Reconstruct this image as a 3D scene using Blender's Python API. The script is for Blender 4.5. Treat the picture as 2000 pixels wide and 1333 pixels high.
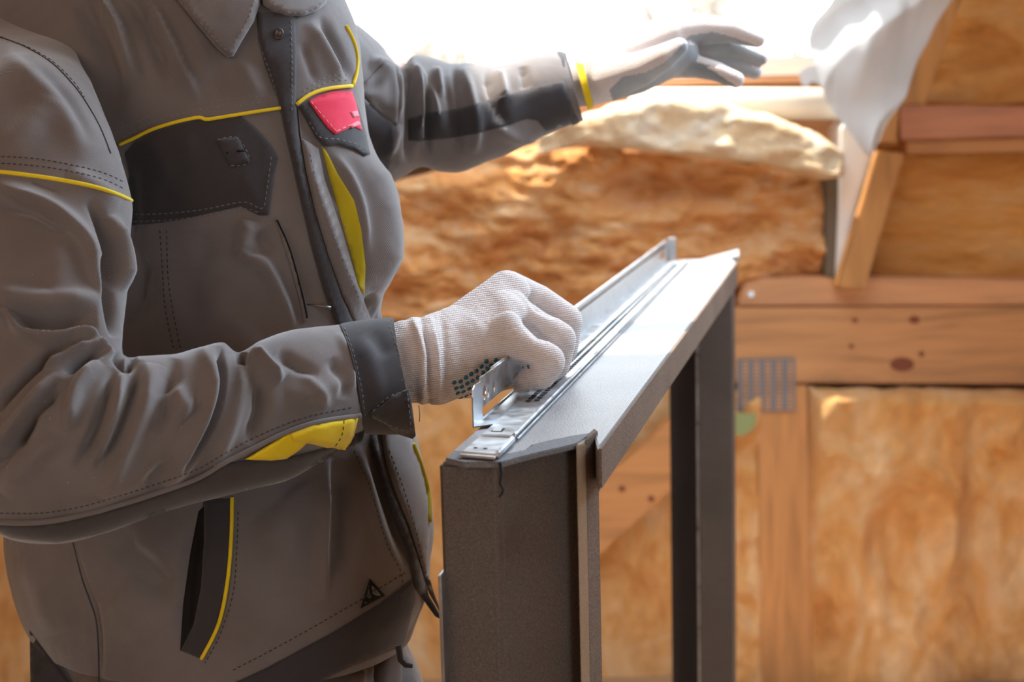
import bpy, bmesh, math, random
import numpy as np
from mathutils import Vector, Matrix, geometry
from mathutils.bvhtree import BVHTree
random.seed(7); rng = np.random.default_rng(7)
for o in list(bpy.data.objects): bpy.data.objects.remove(o)
S = bpy.context.scene; COL = S.collection

# ------------------------------------------------------------------ camera
F = 2000*50/36.0
PITCH = math.radians(8.19); ROLL = math.radians(1.5)
CAM = np.array([0, 0, 1.5])
fw = np.array([0, math.cos(PITCH), -math.sin(PITCH)])
r0 = np.array([1., 0, 0]); u0 = np.array([0, math.sin(PITCH), math.cos(PITCH)])
RT = math.cos(ROLL)*r0 - math.sin(ROLL)*u0
UP = math.sin(ROLL)*r0 + math.cos(ROLL)*u0
cd = bpy.data.cameras.new('camera'); cam = bpy.data.objects.new('camera', cd); COL.objects.link(cam)
cam.matrix_world = Matrix(((RT[0], UP[0], -fw[0], CAM[0]), (RT[1], UP[1], -fw[1], CAM[1]), (RT[2], UP[2], -fw[2], CAM[2]), (0, 0, 0, 1)))
cd.lens = 50; cd.sensor_width = 36; cd.clip_start = .05; cd.clip_end = 300
cd.dof.use_dof = True; cd.dof.focus_distance = 1.23; cd.dof.aperture_fstop = 6.0
S.camera = cam

# ------------------------------------------------------------------ light
S.view_settings.view_transform = 'Standard'; S.view_settings.look = 'None'
S.view_settings.gamma = 1; S.view_settings.use_curve_mapping = False
S.view_settings.exposure = 0.0
W = bpy.data.worlds.new('sky'); S.world = W; W.use_nodes = True
bg = W.node_tree.nodes['Background']; bg.inputs[0].default_value = (.84, .93, 1.0, 1); bg.inputs[1].default_value = 4.2
sd = bpy.data.lights.new('sun', 'SUN'); sd.energy = 11; sd.angle = math.radians(1.0); sd.color = (1, .93, .82)
sun = bpy.data.objects.new('sun', sd); COL.objects.link(sun)
sun.rotation_euler = Vector((.25, -.10, -1.0)).to_track_quat('-Z', 'Y').to_euler()
def area(name, loc, to, sx, sy, power, col):
    l = bpy.data.lights.new(name, 'AREA'); l.shape = 'RECTANGLE'; l.size = sx; l.size_y = sy; l.energy = power; l.color = col
    o = bpy.data.objects.new(name, l); COL.objects.link(o); o.location = loc
    o.rotation_euler = (Vector(to)-Vector(loc)).to_track_quat('-Z', 'Y').to_euler(); return o
area('cool_fill', (1.0, 1.95, 2.30), (-.15, 1.3, 1.2), 1.2, .8, 58, (.62, .80, 1.0))  # added cool fill from the right, aimed at the jacket
area('warm_fill', (-1.2, -.9, 2.0), (-.1, 1.5, 1.1), 1.2, 1.0, 14, (1, .76, .60))  # added warm fill from the front left, no fixture there

# ------------------------------------------------------------------ helpers
def P(x, y, d):
    return CAM + d*(fw + (x-1000)/F*RT - (y-666.5)/F*UP)
def PY(x, y, Y):
    r = fw + (x-1000)/F*RT - (y-666.5)/F*UP
    return CAM + r*((Y-CAM[1])/r[1])
def proj(V):
    q = V-CAM; d = q@fw
    return 1000+F*(q@RT)/d, 666.5-F*(q@UP)/d, d
def _h(i, j, k, s):
    n = (i*374761393+j*668265263+k*2147483647+s*1274126177) & 0xffffffff
    n = ((n ^ (n >> 13))*1274126177) & 0xffffffff
    return ((n ^ (n >> 16)) & 0xffff)/65535.0
def vnoise(p, s=0):
    p = np.asarray(p, float); i = np.floor(p).astype(np.int64); f = p-i; f = f*f*(3-2*f); r = 0
    for a in (0, 1):
        for b in (0, 1):
            for c in (0, 1):
                w = (f[:, 0] if a else 1-f[:, 0])*(f[:, 1] if b else 1-f[:, 1])*(f[:, 2] if c else 1-f[:, 2])
                r = r+w*_h(i[:, 0]+a, i[:, 1]+b, i[:, 2]+c, s)
    return r*2-1
def fbm(p, oct=4, s=0):
    r = 0; a = 1.; p = np.asarray(p, float)
    for o in range(oct): r = r+a*vnoise(p, s+o); p = p*2.03+11.3; a *= .5
    return r
def mesh_obj(name, V, Fc, mat, parent=None, smooth=True, uv=None):
    me = bpy.data.meshes.new(name); me.from_pydata([tuple(v) for v in V], [], [tuple(int(i) for i in f) for f in Fc])
    if mat: me.materials.append(mat)
    if smooth: me.polygons.foreach_set('use_smooth', [True]*len(me.polygons))
    if uv is not None:
        l = me.uv_layers.new(name='UVMap'); idx = np.empty(len(me.loops), dtype=np.int32); me.loops.foreach_get('vertex_index', idx)
        l.data.foreach_set('uv', np.asarray(uv)[idx].astype(np.float32).ravel())
    me.update(); o = bpy.data.objects.new(name, me); COL.objects.link(o)
    if parent: o.parent = parent
    return o
def tag(o, label=None, cat=None, group=None, kind=None):
    if label: o['label'] = label
    if cat: o['category'] = cat
    if group: o['group'] = group
    if kind: o['kind'] = kind
    return o
def empty(name, loc=(0, 0, 0)):
    # children are modelled in world coordinates, so the empty's offset is undone on parenting
    o = bpy.data.objects.new(name, None); COL.objects.link(o); o.location = loc; o.empty_display_size = .1; return o
def adopt(p, c):
    c.parent = p; c.matrix_parent_inverse = Matrix.Translation(-Vector(p.location)) if p.type == 'EMPTY' else Matrix(); return c
def grid_faces(n, m, close=True):
    i = np.arange(n-1)[:, None]; j = np.arange(m if close else m-1)[None, :]; j2 = (j+1) % m
    a = i*m+j; b = i*m+j2; c = (i+1)*m+j2; d = (i+1)*m+j
    return np.stack([a+0*b, b, c, d+0*b], -1).reshape(-1, 4)
def box_vf(c8):
    return c8, [(0, 1, 2, 3), (7, 6, 5, 4), (0, 4, 5, 1), (1, 5, 6, 2), (2, 6, 7, 3), (3, 7, 4, 0)]
def fixn(o):
    bm = bmesh.new(); bm.from_mesh(o.data); bmesh.ops.recalc_face_normals(bm, faces=bm.faces); bm.to_mesh(o.data); bm.free(); return o
def prism(name, poly, ext, mat, parent=None, bevel=0.0, seg=2):
    """solid: polygon (3D points) extruded by vector ext"""
    poly = [np.asarray(p, float) for p in poly]; n = len(poly)
    V = poly+[p+np.asarray(ext, float) for p in poly]
    Fc = [list(range(n))[::-1], list(range(n, 2*n))]+[[i, (i+1) % n, n+(i+1) % n, n+i] for i in range(n)]
    o = mesh_obj(name, V, Fc, mat, None, smooth=False)
    bm = bmesh.new(); bm.from_mesh(o.data); bmesh.ops.recalc_face_normals(bm, faces=bm.faces)
    if bevel > 0: bmesh.ops.bevel(bm, geom=list(bm.edges), offset=bevel, segments=seg, affect='EDGES', clamp_overlap=True)
    bm.to_mesh(o.data); bm.free()
    if parent: adopt(parent, o)
    return o
def tube_vf(pts, r, n=8):
    pts = [Vector(p) for p in pts]; V = []; m = len(pts)
    rr = r if hasattr(r, '__len__') else [r]*m
    prev = None
    for k, p in enumerate(pts):
        t = (pts[min(k+1, m-1)]-pts[max(k-1, 0)]).normalized()
        a = prev if prev is not None else (Vector((0, 0, 1)) if abs(t.z) < .9 else Vector((1, 0, 0)))
        a = (a-t*a.dot(t)).normalized(); b = t.cross(a); prev = a
        for i in range(n):
            w = 2*math.pi*i/n; V.append(tuple(p+(a*math.cos(w)+b*math.sin(w))*rr[k]))
    Fc = [tuple(f) for f in grid_faces(m, n)]+[tuple(range(n))[::-1], tuple(range((m-1)*n, m*n))]
    return V, Fc
def join_vf(lst):
    V = []; Fc = []
    for v, f in lst:
        o = len(V); V += [tuple(x) for x in v]; Fc += [tuple(int(i)+o for i in q) for q in f]
    return V, Fc
def catmull(K, n):
    K = np.asarray(K, float); m = len(K); t = np.linspace(0, m-1, n); i = np.minimum(t.astype(int), m-2); f = (t-i)[:, None]
    a = K[np.maximum(i-1, 0)]; b = K[i]; c = K[i+1]; d = K[np.minimum(i+2, m-1)]
    return .5*((2*b)+(-a+c)*f+(2*a-5*b+4*c-d)*f*f+(-a+3*b-3*c+d)*f**3)
def resample(pts, step):
    K = catmull(pts, max(2, len(pts)*12)); L = np.concatenate([[0], np.cumsum(np.linalg.norm(np.diff(K, axis=0), axis=1))])
    n = max(2, int(L[-1]/step)); s = np.linspace(0, L[-1], n)
    return np.stack([np.interp(s, L, K[:, k]) for k in range(K.shape[1])], 1)

# ------------------------------------------------------------------ materials
def nmat(name, rough=.8, metal=0., sheen=0., sheen_rough=.5):
    m = bpy.data.materials.new(name); m.use_nodes = True; nt = m.node_tree; b = nt.nodes['Principled BSDF']
    b.inputs['Roughness'].default_value = rough; b.inputs['Metallic'].default_value = metal
    if sheen: b.inputs['Sheen Weight'].default_value = sheen; b.inputs['Sheen Roughness'].default_value = sheen_rough
    return m, nt, b
def N(nt, t, **kw):
    n = nt.nodes.new(t)
    for k, v in kw.items():
        if k in n.inputs: n.inputs[k].default_value = v
        else: setattr(n, k, v)
    return n
def ramp(nt, fac, stops):
    r = nt.nodes.new('ShaderNodeValToRGB'); e = r.color_ramp.elements
    while len(e) < len(stops): e.new(.5)
    for q, (p, c) in zip(e, stops): q.position = p; q.color = (*c, 1) if len(c) == 3 else c
    nt.links.new(fac, r.inputs[0]); return r.outputs[0]
def bump(nt, b, h, strength, dist, prev=None):
    n = N(nt, 'ShaderNodeBump', Strength=strength, Distance=dist); nt.links.new(h, n.inputs['Height'])
    if prev: nt.links.new(prev.outputs[0], n.inputs['Normal'])
    nt.links.new(n.outputs[0], b.inputs['Normal']); return n
def fabric(name, c, sheen=.5, twill=True, var=.12, uvs=True):
    m, nt, b = nmat(name, .85, 0, sheen, .45); L = nt.links
    tc = N(nt, 'ShaderNodeTexCoord')
    n1 = N(nt, 'ShaderNodeTexNoise', Scale=14., Detail=5.); L.new(tc.outputs['Object'], n1.inputs['Vector'])
    c = np.array(c); L.new(ramp(nt, n1.outputs[0], [(.3, tuple(c*(1-var))), (.7, tuple(c*(1+var)))]), b.inputs['Base Color'])
    n2 = N(nt, 'ShaderNodeTexNoise', Scale=900., Detail=2.); L.new(tc.outputs['Object'], n2.inputs['Vector'])
    bb = bump(nt, b, n2.outputs[0], .35, .0006)
    if twill:
        w = N(nt, 'ShaderNodeTexWave', Scale=250., Distortion=.5, Detail=1.); w.bands_direction = 'DIAGONAL'
        w.inputs['Detail Scale'].default_value = 3.
        L.new(tc.outputs['UV'], w.inputs['Vector']); bump(nt, b, w.outputs[0], .35, .0004, bb)
    b.inputs['Specular IOR Level'].default_value = .25
    return m
GREY = (.152, .131, .124); DARK = (.042, .037, .039)
M = {}
M['cloth'] = fabric('grey_twill', GREY); M['dark'] = fabric('dark_twill', DARK, .28)
M['yellow'] = fabric('yellow_cotton', (.78, .56, .012), .2, False); M['black'] = fabric('pocket_lining', (.008, .007, .007), 0, False)
M['red'] = fabric('red_patch', (.72, .03, .075), .2, False, .05); M['redline'] = fabric('red_patch_thread', (.85, .25, .3), .2, False)
M['thread'] = fabric('thread', (.20, .175, .16), .3, False); M['dthread'] = fabric('dark_thread', (.05, .043, .042), .1, False)
M['trouser'] = fabric('trouser_twill', (.15, .125, .115))
def glove_mat():
    m, nt, b = nmat('knitted_cotton', .95, 0, .5, .6); L = nt.links
    tc = N(nt, 'ShaderNodeTexCoord')
    mp = N(nt, 'ShaderNodeMapping'); L.new(tc.outputs['UV'], mp.inputs[0])
    w = N(nt, 'ShaderNodeTexWave', Scale=165., Distortion=1.6, Detail=1.); w.bands_direction = 'Y'; w.inputs['Detail Scale'].default_value = 2.; L.new(mp.outputs[0], w.inputs[0])
    w2 = N(nt, 'ShaderNodeTexWave', Scale=200., Distortion=1.5, Detail=1.); w2.bands_direction = 'X'; w2.inputs['Detail Scale'].default_value = 2.; L.new(mp.outputs[0], w2.inputs[0])
    mul = N(nt, 'ShaderNodeMath', operation='MULTIPLY'); L.new(w.outputs[1], mul.inputs[0]); L.new(w2.outputs[1], mul.inputs[1])
    add = N(nt, 'ShaderNodeMath', operation='ADD'); L.new(mul.outputs[0], add.inputs[0]); L.new(w.outputs[1], add.inputs[1])
    L.new(ramp(nt, add.outputs[0], [(.0, (.46, .38, .36)), (.35, (.64, .56, .54)), (1., (.78, .715, .69))]), b.inputs['Base Color'])
    n1 = N(nt, 'ShaderNodeTexNoise', Scale=500., Detail=3.); L.new(tc.outputs['Object'], n1.inputs[0])
    bb = bump(nt, b, n1.outputs[0], .4, .0008); bump(nt, b, add.outputs[0], .55, .0008, bb)
    b.inputs['Specular IOR Level'].default_value = .1
    return m
M['glove'] = glove_mat()
M['dots'] = nmat('blue_rubber', .45)[0]; M['dots'].node_tree.nodes['Principled BSDF'].inputs['Base Color'].default_value = (.006, .13, .21, 1)
def insul(name, lo, mid, hi, stretch=(1, 1, 1), seed=0, sc=9.):
    m, nt, b = nmat(name, .95, 0, .15); L = nt.links; tc = N(nt, 'ShaderNodeTexCoord')
    mp = N(nt, 'ShaderNodeMapping'); mp.inputs['Scale'].default_value = stretch; mp.inputs['Location'].default_value = (seed, seed, 0); L.new(tc.outputs['Object'], mp.inputs[0])
    n = N(nt, 'ShaderNodeTexNoise', Scale=sc, Detail=9., Roughness=.62, Distortion=1.1); L.new(mp.outputs[0], n.inputs[0])
    L.new(ramp(nt, n.outputs[0], [(.28, lo), (.48, mid), (.72, hi)]), b.inputs['Base Color'])
    n2 = N(nt, 'ShaderNodeTexNoise', Scale=sc*5, Detail=8., Roughness=.7, Distortion=1.); L.new(mp.outputs[0], n2.inputs[0])
    bump(nt, b, n2.outputs[0], .8, .015); b.inputs['Specular IOR Level'].default_value = .1
    return m
M['ins_rough'] = insul('glass_wool_torn', (.44, .13, .03), (.86, .40, .13), (.97, .70, .42), (.8, .8, 1.5))
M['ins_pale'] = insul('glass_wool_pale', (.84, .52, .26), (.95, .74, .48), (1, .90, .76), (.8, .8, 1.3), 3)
M['ins_face'] = insul('glass_wool_facing', (.62, .24, .055), (.82, .44, .16), (.92, .66, .39), (1.2, 1, .8), 5, 5.)
M['ins_smooth'] = insul('glass_wool_smooth', (.64, .24, .045), (.84, .40, .11), (.90, .55, .24), (.7, 1, 2.2), 8, 5.)
def wood(name, c, knots=True, axis=0, seed=0.):
    m, nt, b = nmat(name, .62); L = nt.links; tc = N(nt, 'ShaderNodeTexCoord')
    mp = N(nt, 'ShaderNodeMapping'); s = [9, 9, 9]; s[axis] = .9; mp.inputs['Scale'].default_value = s; mp.inputs['Location'].default_value = (seed, seed*.7, seed*1.3)
    L.new(tc.outputs['Object'], mp.inputs[0])
    n = N(nt, 'ShaderNodeTexNoise', Scale=3., Detail=6., Distortion=.8); L.new(mp.outputs[0], n.inputs[0])
    c = np.array(c); L.new(ramp(nt, n.outputs[0], [(.3, tuple(c*.72)), (.5, tuple(c)), (.72, tuple(np.minimum(c*1.18, 1)))]), b.inputs['Base Color'])
    bump(nt, b, n.outputs[0], .3, .003); return m
M['wood_beam'] = wood('spruce_beam', (.57, .285, .12)); M['wood_light'] = wood('spruce_light', (.64, .33, .16), seed=4)
M['wood_stud'] = wood('spruce_stud', (.58, .28, .10), axis=2, seed=2); M['wood_pink'] = wood('spruce_pinkish', (.52, .22, .12), seed=7)
M['wood_rafter'] = wood('spruce_rafter', (.56, .27, .085), axis=2, seed=9); M['wood_brace'] = wood('spruce_brace', (.60, .28, .10), seed=12)
M['knot'] = nmat('knot', .6)[0]; M['knot'].node_tree.nodes['Principled BSDF'].inputs['Base Color'].default_value = (.22, .06, .025, 1)
def steel(name, c=(.62, .64, .66), rough=.32):
    m, nt, b = nmat(name, rough, 1.); L = nt.links; tc = N(nt, 'ShaderNodeTexCoord')
    n = N(nt, 'ShaderNodeTexNoise', Scale=60., Detail=6.); L.new(tc.outputs['Object'], n.inputs[0])
    c = np.array(c); L.new(ramp(nt, n.outputs[0], [(.3, tuple(c*.85)), (.7, tuple(c*1.1))]), b.inputs['Base Color'])
    L.new(ramp(nt, n.outputs[0], [(.3, (rough*.8,)*3), (.7, (rough*1.3,)*3)]), b.inputs['Roughness']); return m
M['steel'] = steel('galvanised_steel'); M['steel_plate'] = steel('nail_plate_steel', (.22, .22, .24), .45)
M['hole'] = nmat('slot_shadow', .8)[0]; M['hole'].node_tree.nodes['Principled BSDF'].inputs['Base Color'].default_value = (.012, .012, .012, 1)
def stone(name, c, rough=.55, spec=.5, gl=(.75, 1.45)):
    m, nt, b = nmat(name, rough); L = nt.links; tc = N(nt, 'ShaderNodeTexCoord')
    n = N(nt, 'ShaderNodeTexNoise', Scale=650., Detail=3.); L.new(tc.outputs['Object'], n.inputs[0])
    n0 = N(nt, 'ShaderNodeTexNoise', Scale=9., Detail=5.); L.new(tc.outputs['Object'], n0.inputs[0])
    c = np.array(c); a = ramp(nt, n.outputs[0], [(.3, tuple(c*gl[0])), (.55, tuple(c)), (.75, tuple(c*gl[1]))])
    z = ramp(nt, n0.outputs[0], [(.3, (.85,)*3), (.7, (1.12,)*3)])
    mx = N(nt, 'ShaderNodeMixRGB', blend_type='MULTIPLY'); mx.inputs[0].default_value = 1; L.new(a, mx.inputs[1]); L.new(z, mx.inputs[2]); L.new(mx.outputs[0], b.inputs['Base Color'])
    v = N(nt, 'ShaderNodeTexVoronoi', Scale=120.); L.new(tc.outputs['Object'], v.inputs[0])
    pits = ramp(nt, v.outputs['Distance'], [(.05, (0,)*3), (.14, (1,)*3)])
    b1 = bump(nt, b, n.outputs[0], .5, .0012); bump(nt, b, pits, .25, .0008, b1)
    b.inputs['Specular IOR Level'].default_value = spec; return m
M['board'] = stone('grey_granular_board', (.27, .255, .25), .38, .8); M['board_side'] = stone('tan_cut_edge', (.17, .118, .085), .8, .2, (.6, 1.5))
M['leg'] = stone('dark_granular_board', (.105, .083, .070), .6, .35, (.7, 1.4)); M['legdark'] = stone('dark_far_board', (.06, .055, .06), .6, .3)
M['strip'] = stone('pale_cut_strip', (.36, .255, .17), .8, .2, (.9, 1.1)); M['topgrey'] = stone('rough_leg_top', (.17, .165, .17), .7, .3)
m, nt, b = nmat('white_membrane', .7); b.inputs['Base Color'].default_value = (.80, .805, .82, 1)
tr = N(nt, 'ShaderNodeBsdfTranslucent'); tr.inputs[0].default_value = (.7, .71, .72, 1); mx = N(nt, 'ShaderNodeMixShader'); mx.inputs[0].default_value = .35
nt.links.new(b.outputs[0], mx.inputs[1]); nt.links.new(tr.outputs[0], mx.inputs[2]); nt.links.new(mx.outputs[0], nt.nodes['Material Output'].inputs[0]); M['membrane'] = m
def flat(name, c, rough=.8):
    m, nt, b = nmat(name, rough); b.inputs['Base Color'].default_value = (*c, 1); return m
M['white'] = flat('white_paint', (.85, .84, .82), .5); M['cream'] = flat('cream_roll', (.80, .74, .64), .5); M['gap'] = flat('shadow_gap_board', (.16, .12, .08))
M['snow'] = flat('pale_ground', (.6, .58, .52)); M['bark'] = flat('bark', (.42, .36, .31)); M['skin'] = flat('skin', (.55, .33, .24), .5); M['hair'] = flat('hair', (.05, .03, .02))
M['floor'] = wood('floor_board', (.40, .25, .14)); M['ceil'] = wood('ceiling_board', (.48, .30, .17)); M['boot'] = flat('boot_leather', (.05, .035, .025), .5)
M['bluemark'] = flat('green_film', (.30, .36, .16)); M['wallply'] = wood('wall_board', (.50, .32, .18)); M['sawdust'] = flat('wood_chip', (.78, .55, .32))
M['button'] = flat('button', (.05, .035, .03), .3); M['nickel'] = steel('dark_metal', (.2, .2, .2), .4)
M['gusset'] = fabric('gusset_cotton', (.46, .36, .012), .2, False)

# ================================================================== SETTING
WY = 3.70
def slab(name, x0, x1, y0, y1, z0, z1, mat, kind='structure', bevel=0):
    o = prism(name, [(x0, y0, z0), (x1, y0, z0), (x1, y1, z0), (x0, y1, z0)], (0, 0, z1-z0), mat, None, bevel)
    if kind: tag(o, kind=kind)
    return o
slab('floor', -2.6, 2.6, -2.6, 4.0, -.12, 0, M['floor'])
slab('ceiling', -2.6, 2.6, -2.6, 1.62, 2.42, 2.5, M['ceil'])
slab('ceiling', -2.6, -.27, 1.62, 4.0, 2.42, 2.5, M['ceil'])  # unseen panel, its edge placed to block sun from the shoulder
slab('ceiling', .72, 2.6, 1.62, 4.0, 2.42, 2.5, M['ceil'])  # unseen panel, its edge placed to keep sun off the right bays
slab('wall_left', -2.7, -2.6, -2.6, 4.0, -.12, 2.5, M['wallply'])
slab('wall_right', 2.6, 2.7, -2.6, 4.0, -.12, 2.5, M['wallply'])
slab('wall_rear', -2.6, 1.2, -2.7, -2.6, -.12, 2.5, M['wallply'])
zs = PY(1200, 112, WY)[2]
wb = slab('wall_back', -2.6, 2.6, WY+.32, WY+.40, -.12, zs-.02, M['wallply'])
slab('wall_back', .93, 2.6, WY+.32, WY+.40, zs-.02, 2.5, M['wallply'])
slab('wall_back', -2.6, -1.5, WY+.32, WY+.40, zs-.02, 2.5, M['wallply'])

def beam(name, pl, Y, th, mat, parent=None, bevel=.003):
    """pl: outline seen on the plane y=Y, given as picture positions measured on the photo; th: real thickness behind it"""
    return prism(name, [PY(x, y, Y) for x, y in pl], (0, th, 0), mat, parent, bevel)
b_ = beam('wall_plate_beam', [(1330, 602), (2110, 598), (2110, 752), (1330, 748)], WY, .12, M['wood_beam'])
tag(b_, 'wide horizontal spruce beam with knots crossing the wall', 'beam')
for (x, y, rx, ry) in [(1762, 712, 24, 14), (1786, 625, 11, 8), (1670, 626, 6, 5), (1663, 677, 6, 4), (1800, 692, 6, 6)]:
    pl = [(x+rx*math.cos(a), y+ry*math.sin(a)) for a in np.linspace(0, 2*math.pi, 13)[:-1]]
    k = prism('knot', [PY(px, py, WY-.0015) for px, py in pl], (0, .004, 0), M['knot'], b_)
b_ = beam('ledge_board', [(1456, 546), (1650, 540), (2110, 548), (2110, 597), (1440, 599)], WY, .10, M['wood_light'], bevel=.006)
tag(b_, 'light spruce ledge board lying on top of the wide beam', 'board')
b_ = beam('wall_stud', [(1475, 753), (1577, 753), (1592, 1480), (1492, 1480)], WY, .10, M['wood_stud'])
tag(b_, 'vertical spruce stud below the perforated nail plate', 'stud')
b_ = beam('diagonal_brace', [(1100, 1010), (1376, 762), (1376, 900), (1100, 1150)], WY-.01, .05, M['wood_brace'])
tag(b_, 'diagonal spruce brace board seen between the legs of the grey frame', 'board')
for (x, y) in [(1272, 975), (1215, 955)]:
    pl = [(x+7*math.cos(a), y+6*math.sin(a)) for a in np.linspace(0, 2*math.pi, 11)[:-1]]
    prism('knot', [PY(px, py, WY-.012) for px, py in pl], (0, .004, 0), M['knot'], b_)
# nail plate: rows of real teeth slots as raised bars
npl = beam('nail_plate', [(1440, 702), (1553, 700), (1554, 804), (1440, 806)], WY-.006, .003, M['steel_plate'], bevel=0)
tag(npl, 'grey perforated steel nail plate joining beam and stud', 'nail plate')
L_ = []
for i in range(5):
    for j in range(13):
        x = 1450+i*22; y = 706+j*7.6
        c = [PY(a, b, WY-.0065) for a, b in ((x, y), (x+11, y), (x+11, y+4.2), (x, y+4.2))]
        L_.append(box_vf(c+[q-np.array([0, .0015, 0]) for q in c]))
o = mesh_obj('slot_rows', *join_vf(L_), M['wood_beam'], None, False); adopt(npl, o); tag(o, kind='stuff')
o = beam('film_scrap', [(1436, 808), (1478, 808), (1474, 836), (1452, 852), (1436, 850)], WY-.045, .002, M['bluemark'], bevel=0); tag(o, 'small green scrap of film under the nail plate', 'scrap')
o = beam('nail_head', [(1467+6*math.cos(a), 575+6*math.sin(a)) for a in np.linspace(0, 2*math.pi, 11)[:-1]], WY-.004, .004, M['steel'], bpy.data.objects['ledge_board'], 0)
# insulation sheets: displaced, with real depth
def batt(name, outline, Y, depth, amp, mat, label, scale=(7, 7, 9), seed=0, res=6, ridge=0., slope=None, edge=.03):
    xs = [p[0] for p in outline]; ys = [p[1] for p in outline]; x0, x1, y0, y1 = min(xs), max(xs), min(ys), max(ys)
    top = sorted([(p[0], p[1]) for p in outline if p[2] == 't']); bot = sorted([(p[0], p[1]) for p in outline if p[2] == 'b'])
    nx = int((x1-x0)/res)+2; U = np.linspace(x0, x1, nx)
    yt = np.interp(U, *zip(*top)); yb = np.interp(U, *zip(*bot)); ny = int((y1-y0)/res)+2
    yt = yt+4*fbm(np.stack([U*.03, U*0, U*0+seed], 1), 3, seed)
    V = []
    for k in range(ny):
        v = yt+(yb-yt)*k/(ny-1); V.append(np.stack([U, v], 1))
    G = np.array(V).reshape(-1, 2); T = np.repeat(np.linspace(0, 1, ny), nx)
    A = np.array([PY(x, y, Y) for x, y in G])
    n = fbm(A*np.array(scale), 5, seed)
    if ridge: n = n+ridge*(1-2*np.abs(fbm(A*np.array(scale)*.6+5, 4, seed+9)))
    xn = (G[:, 0]-x0)/(x1-x0); wm = A[:, 0].max()-A[:, 0].min(); hm = A[:, 2].max()-A[:, 2].min()
    de = np.minimum(np.minimum(xn, 1-xn)*wm, np.minimum(T, 1-T)*hm); rd = np.clip(de/edge, 0, 1); rd = np.sqrt(1-(1-rd)**2)
    y = A[:, 1]-amp*n*rd-edge*.8*rd
    if slope is not None: y = y-slope*T
    fr = A.copy(); fr[:, 1] = y
    bk = A.copy(); bk[:, 1] = Y+depth
    n0 = len(fr); Fc = [tuple(q) for q in grid_faces(ny, nx, False)]
    loop = list(range(nx))+[k*nx+nx-1 for k in range(1, ny)]+[(ny-1)*nx+i for i in range(nx-2, -1, -1)]+[k*nx for k in range(ny-2, 0, -1)]
    Vb = [bk[i] for i in loop]; m_ = len(loop)
    Fc += [(loop[(i+1) % m_], loop[i], n0+i, n0+(i+1) % m_) for i in range(m_)]+[tuple(range(n0, n0+m_))]
    o = mesh_obj(name, np.vstack([fr, Vb]), Fc, mat); fixn(o)
    return tag(o, label, 'insulation', kind=None)
def ol(t, b): return [(x, y, 't') for x, y in t]+[(x, y, 'b') for x, y in b]
batt('insulation_batt', ol([(560, 480), (760, 355), (900, 318), (1040, 285), (1130, 262), (1250, 285), (1612, 345)], [(560, 600), (900, 640), (1350, 622), (1455, 548), (1612, 538)]), WY+.08, .16, .050, M['ins_rough'], 'torn orange glass wool layers above the ledge, behind the hand', (5, 5, 11), 1, 5, .5)
batt('insulation_batt', ol([(1050, 262), (1130, 225), (1200, 205), (1300, 186), (1400, 196), (1500, 226), (1580, 250), (1648, 300)], [(1050, 300), (1150, 285), (1330, 305), (1480, 320), (1560, 340), (1600, 352), (1648, 345)]), WY-.07, .06, .03, M['ins_pale'], 'pale sunlit glass wool layer on top of the torn batt', (7, 7, 10), 4, 5, .4, None, .06)
batt('insulation_batt', ol([(1580, 757), (2110, 762)], [(1580, 1480), (2110, 1480)]), WY, .10, .034, M['ins_face'], 'wrinkled orange glass wool batt at lower right of the stud', (5, 5, 3), 12, 5, 1.3)
batt('insulation_batt', ol([(1380, 760), (1475, 757)], [(1380, 1480), (1490, 1480)]), WY+.02, .06, .02, M['ins_face'], 'narrow strip of glass wool left of the stud', (8, 8, 8), 21, 6, .6)
batt('insulation_batt', ol([(-700, 560), (500, 590), (620, 602), (900, 645), (1330, 628), (1378, 622)], [(-700, 1480), (1378, 1480)]), WY+.12, .10, .02, M['ins_face'], 'long orange glass wool batt behind the worker and the grey frame', (3, 3, 3), 33, 9, .5)
batt('insulation_batt', ol([(1690, 285), (2110, 292)], [(1690, 560), (2110, 555)]), WY+.11, .10, .012, M['ins_smooth'], 'smooth glass wool panel between the ledge and the pinkish block', (2, 2, 7), 41, 7, .5)
batt('insulation_batt', ol([(1790, -160), (2110, -160)], [(1790, 212), (2110, 215)]), WY+.12, .10, .03, M['ins_smooth'], 'glass wool panel in the top right bay above the pinkish block', (2, 2, 4), 52, 7, .8)
b_ = beam('blocking_piece', [(1759, 206), (2110, 208), (2110, 264), (1760, 273)], WY-.05, .10, M['wood_pink'], bevel=.004)
tag(b_, 'pinkish wooden blocking piece between two glass wool panels', 'board')
b_ = beam('blocking_piece', [(1770, 275), (2110, 268), (2110, 296), (1772, 300)], WY-.03, .08, M['wood_brace'], bevel=.003)
tag(b_, 'thin wooden strip directly under the pinkish blocking piece', 'board')
b_ = beam('rafter', [(1636, 562), (1714, 295), (1766, 300), (1690, 566)], WY-.06, .055, M['wood_rafter'])
tag(b_, 'slanting lower rafter board right of the bright window reveal', 'rafter')
b_ = beam('rafter', [(1716, 278), (1800, 88), (1905, -160), (1945, -160), (1878, 0), (1807, 204), (1757, 204), (1752, 278)], WY-.045, .06, M['wood_rafter'])
tag(b_, 'slanting upper rafter board along the white membrane', 'rafter')
b_ = beam('window_reveal', [(1644, 250), (1760, 120), (1700, 330), (1648, 540), (1632, 545)], WY-.01, .30, M['white'])
tag(b_, kind='structure'); b_.name = 'trim_1'
b_ = beam('joint', [(1612, 342), (1652, 342), (1644, 542), (1612, 542)], WY+.0, .25, M['gap']); tag(b_, 'dark narrow post at the end of the torn glass wool', 'joint')  # dark panel whose colour stands in for the shade of a gap
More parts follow.
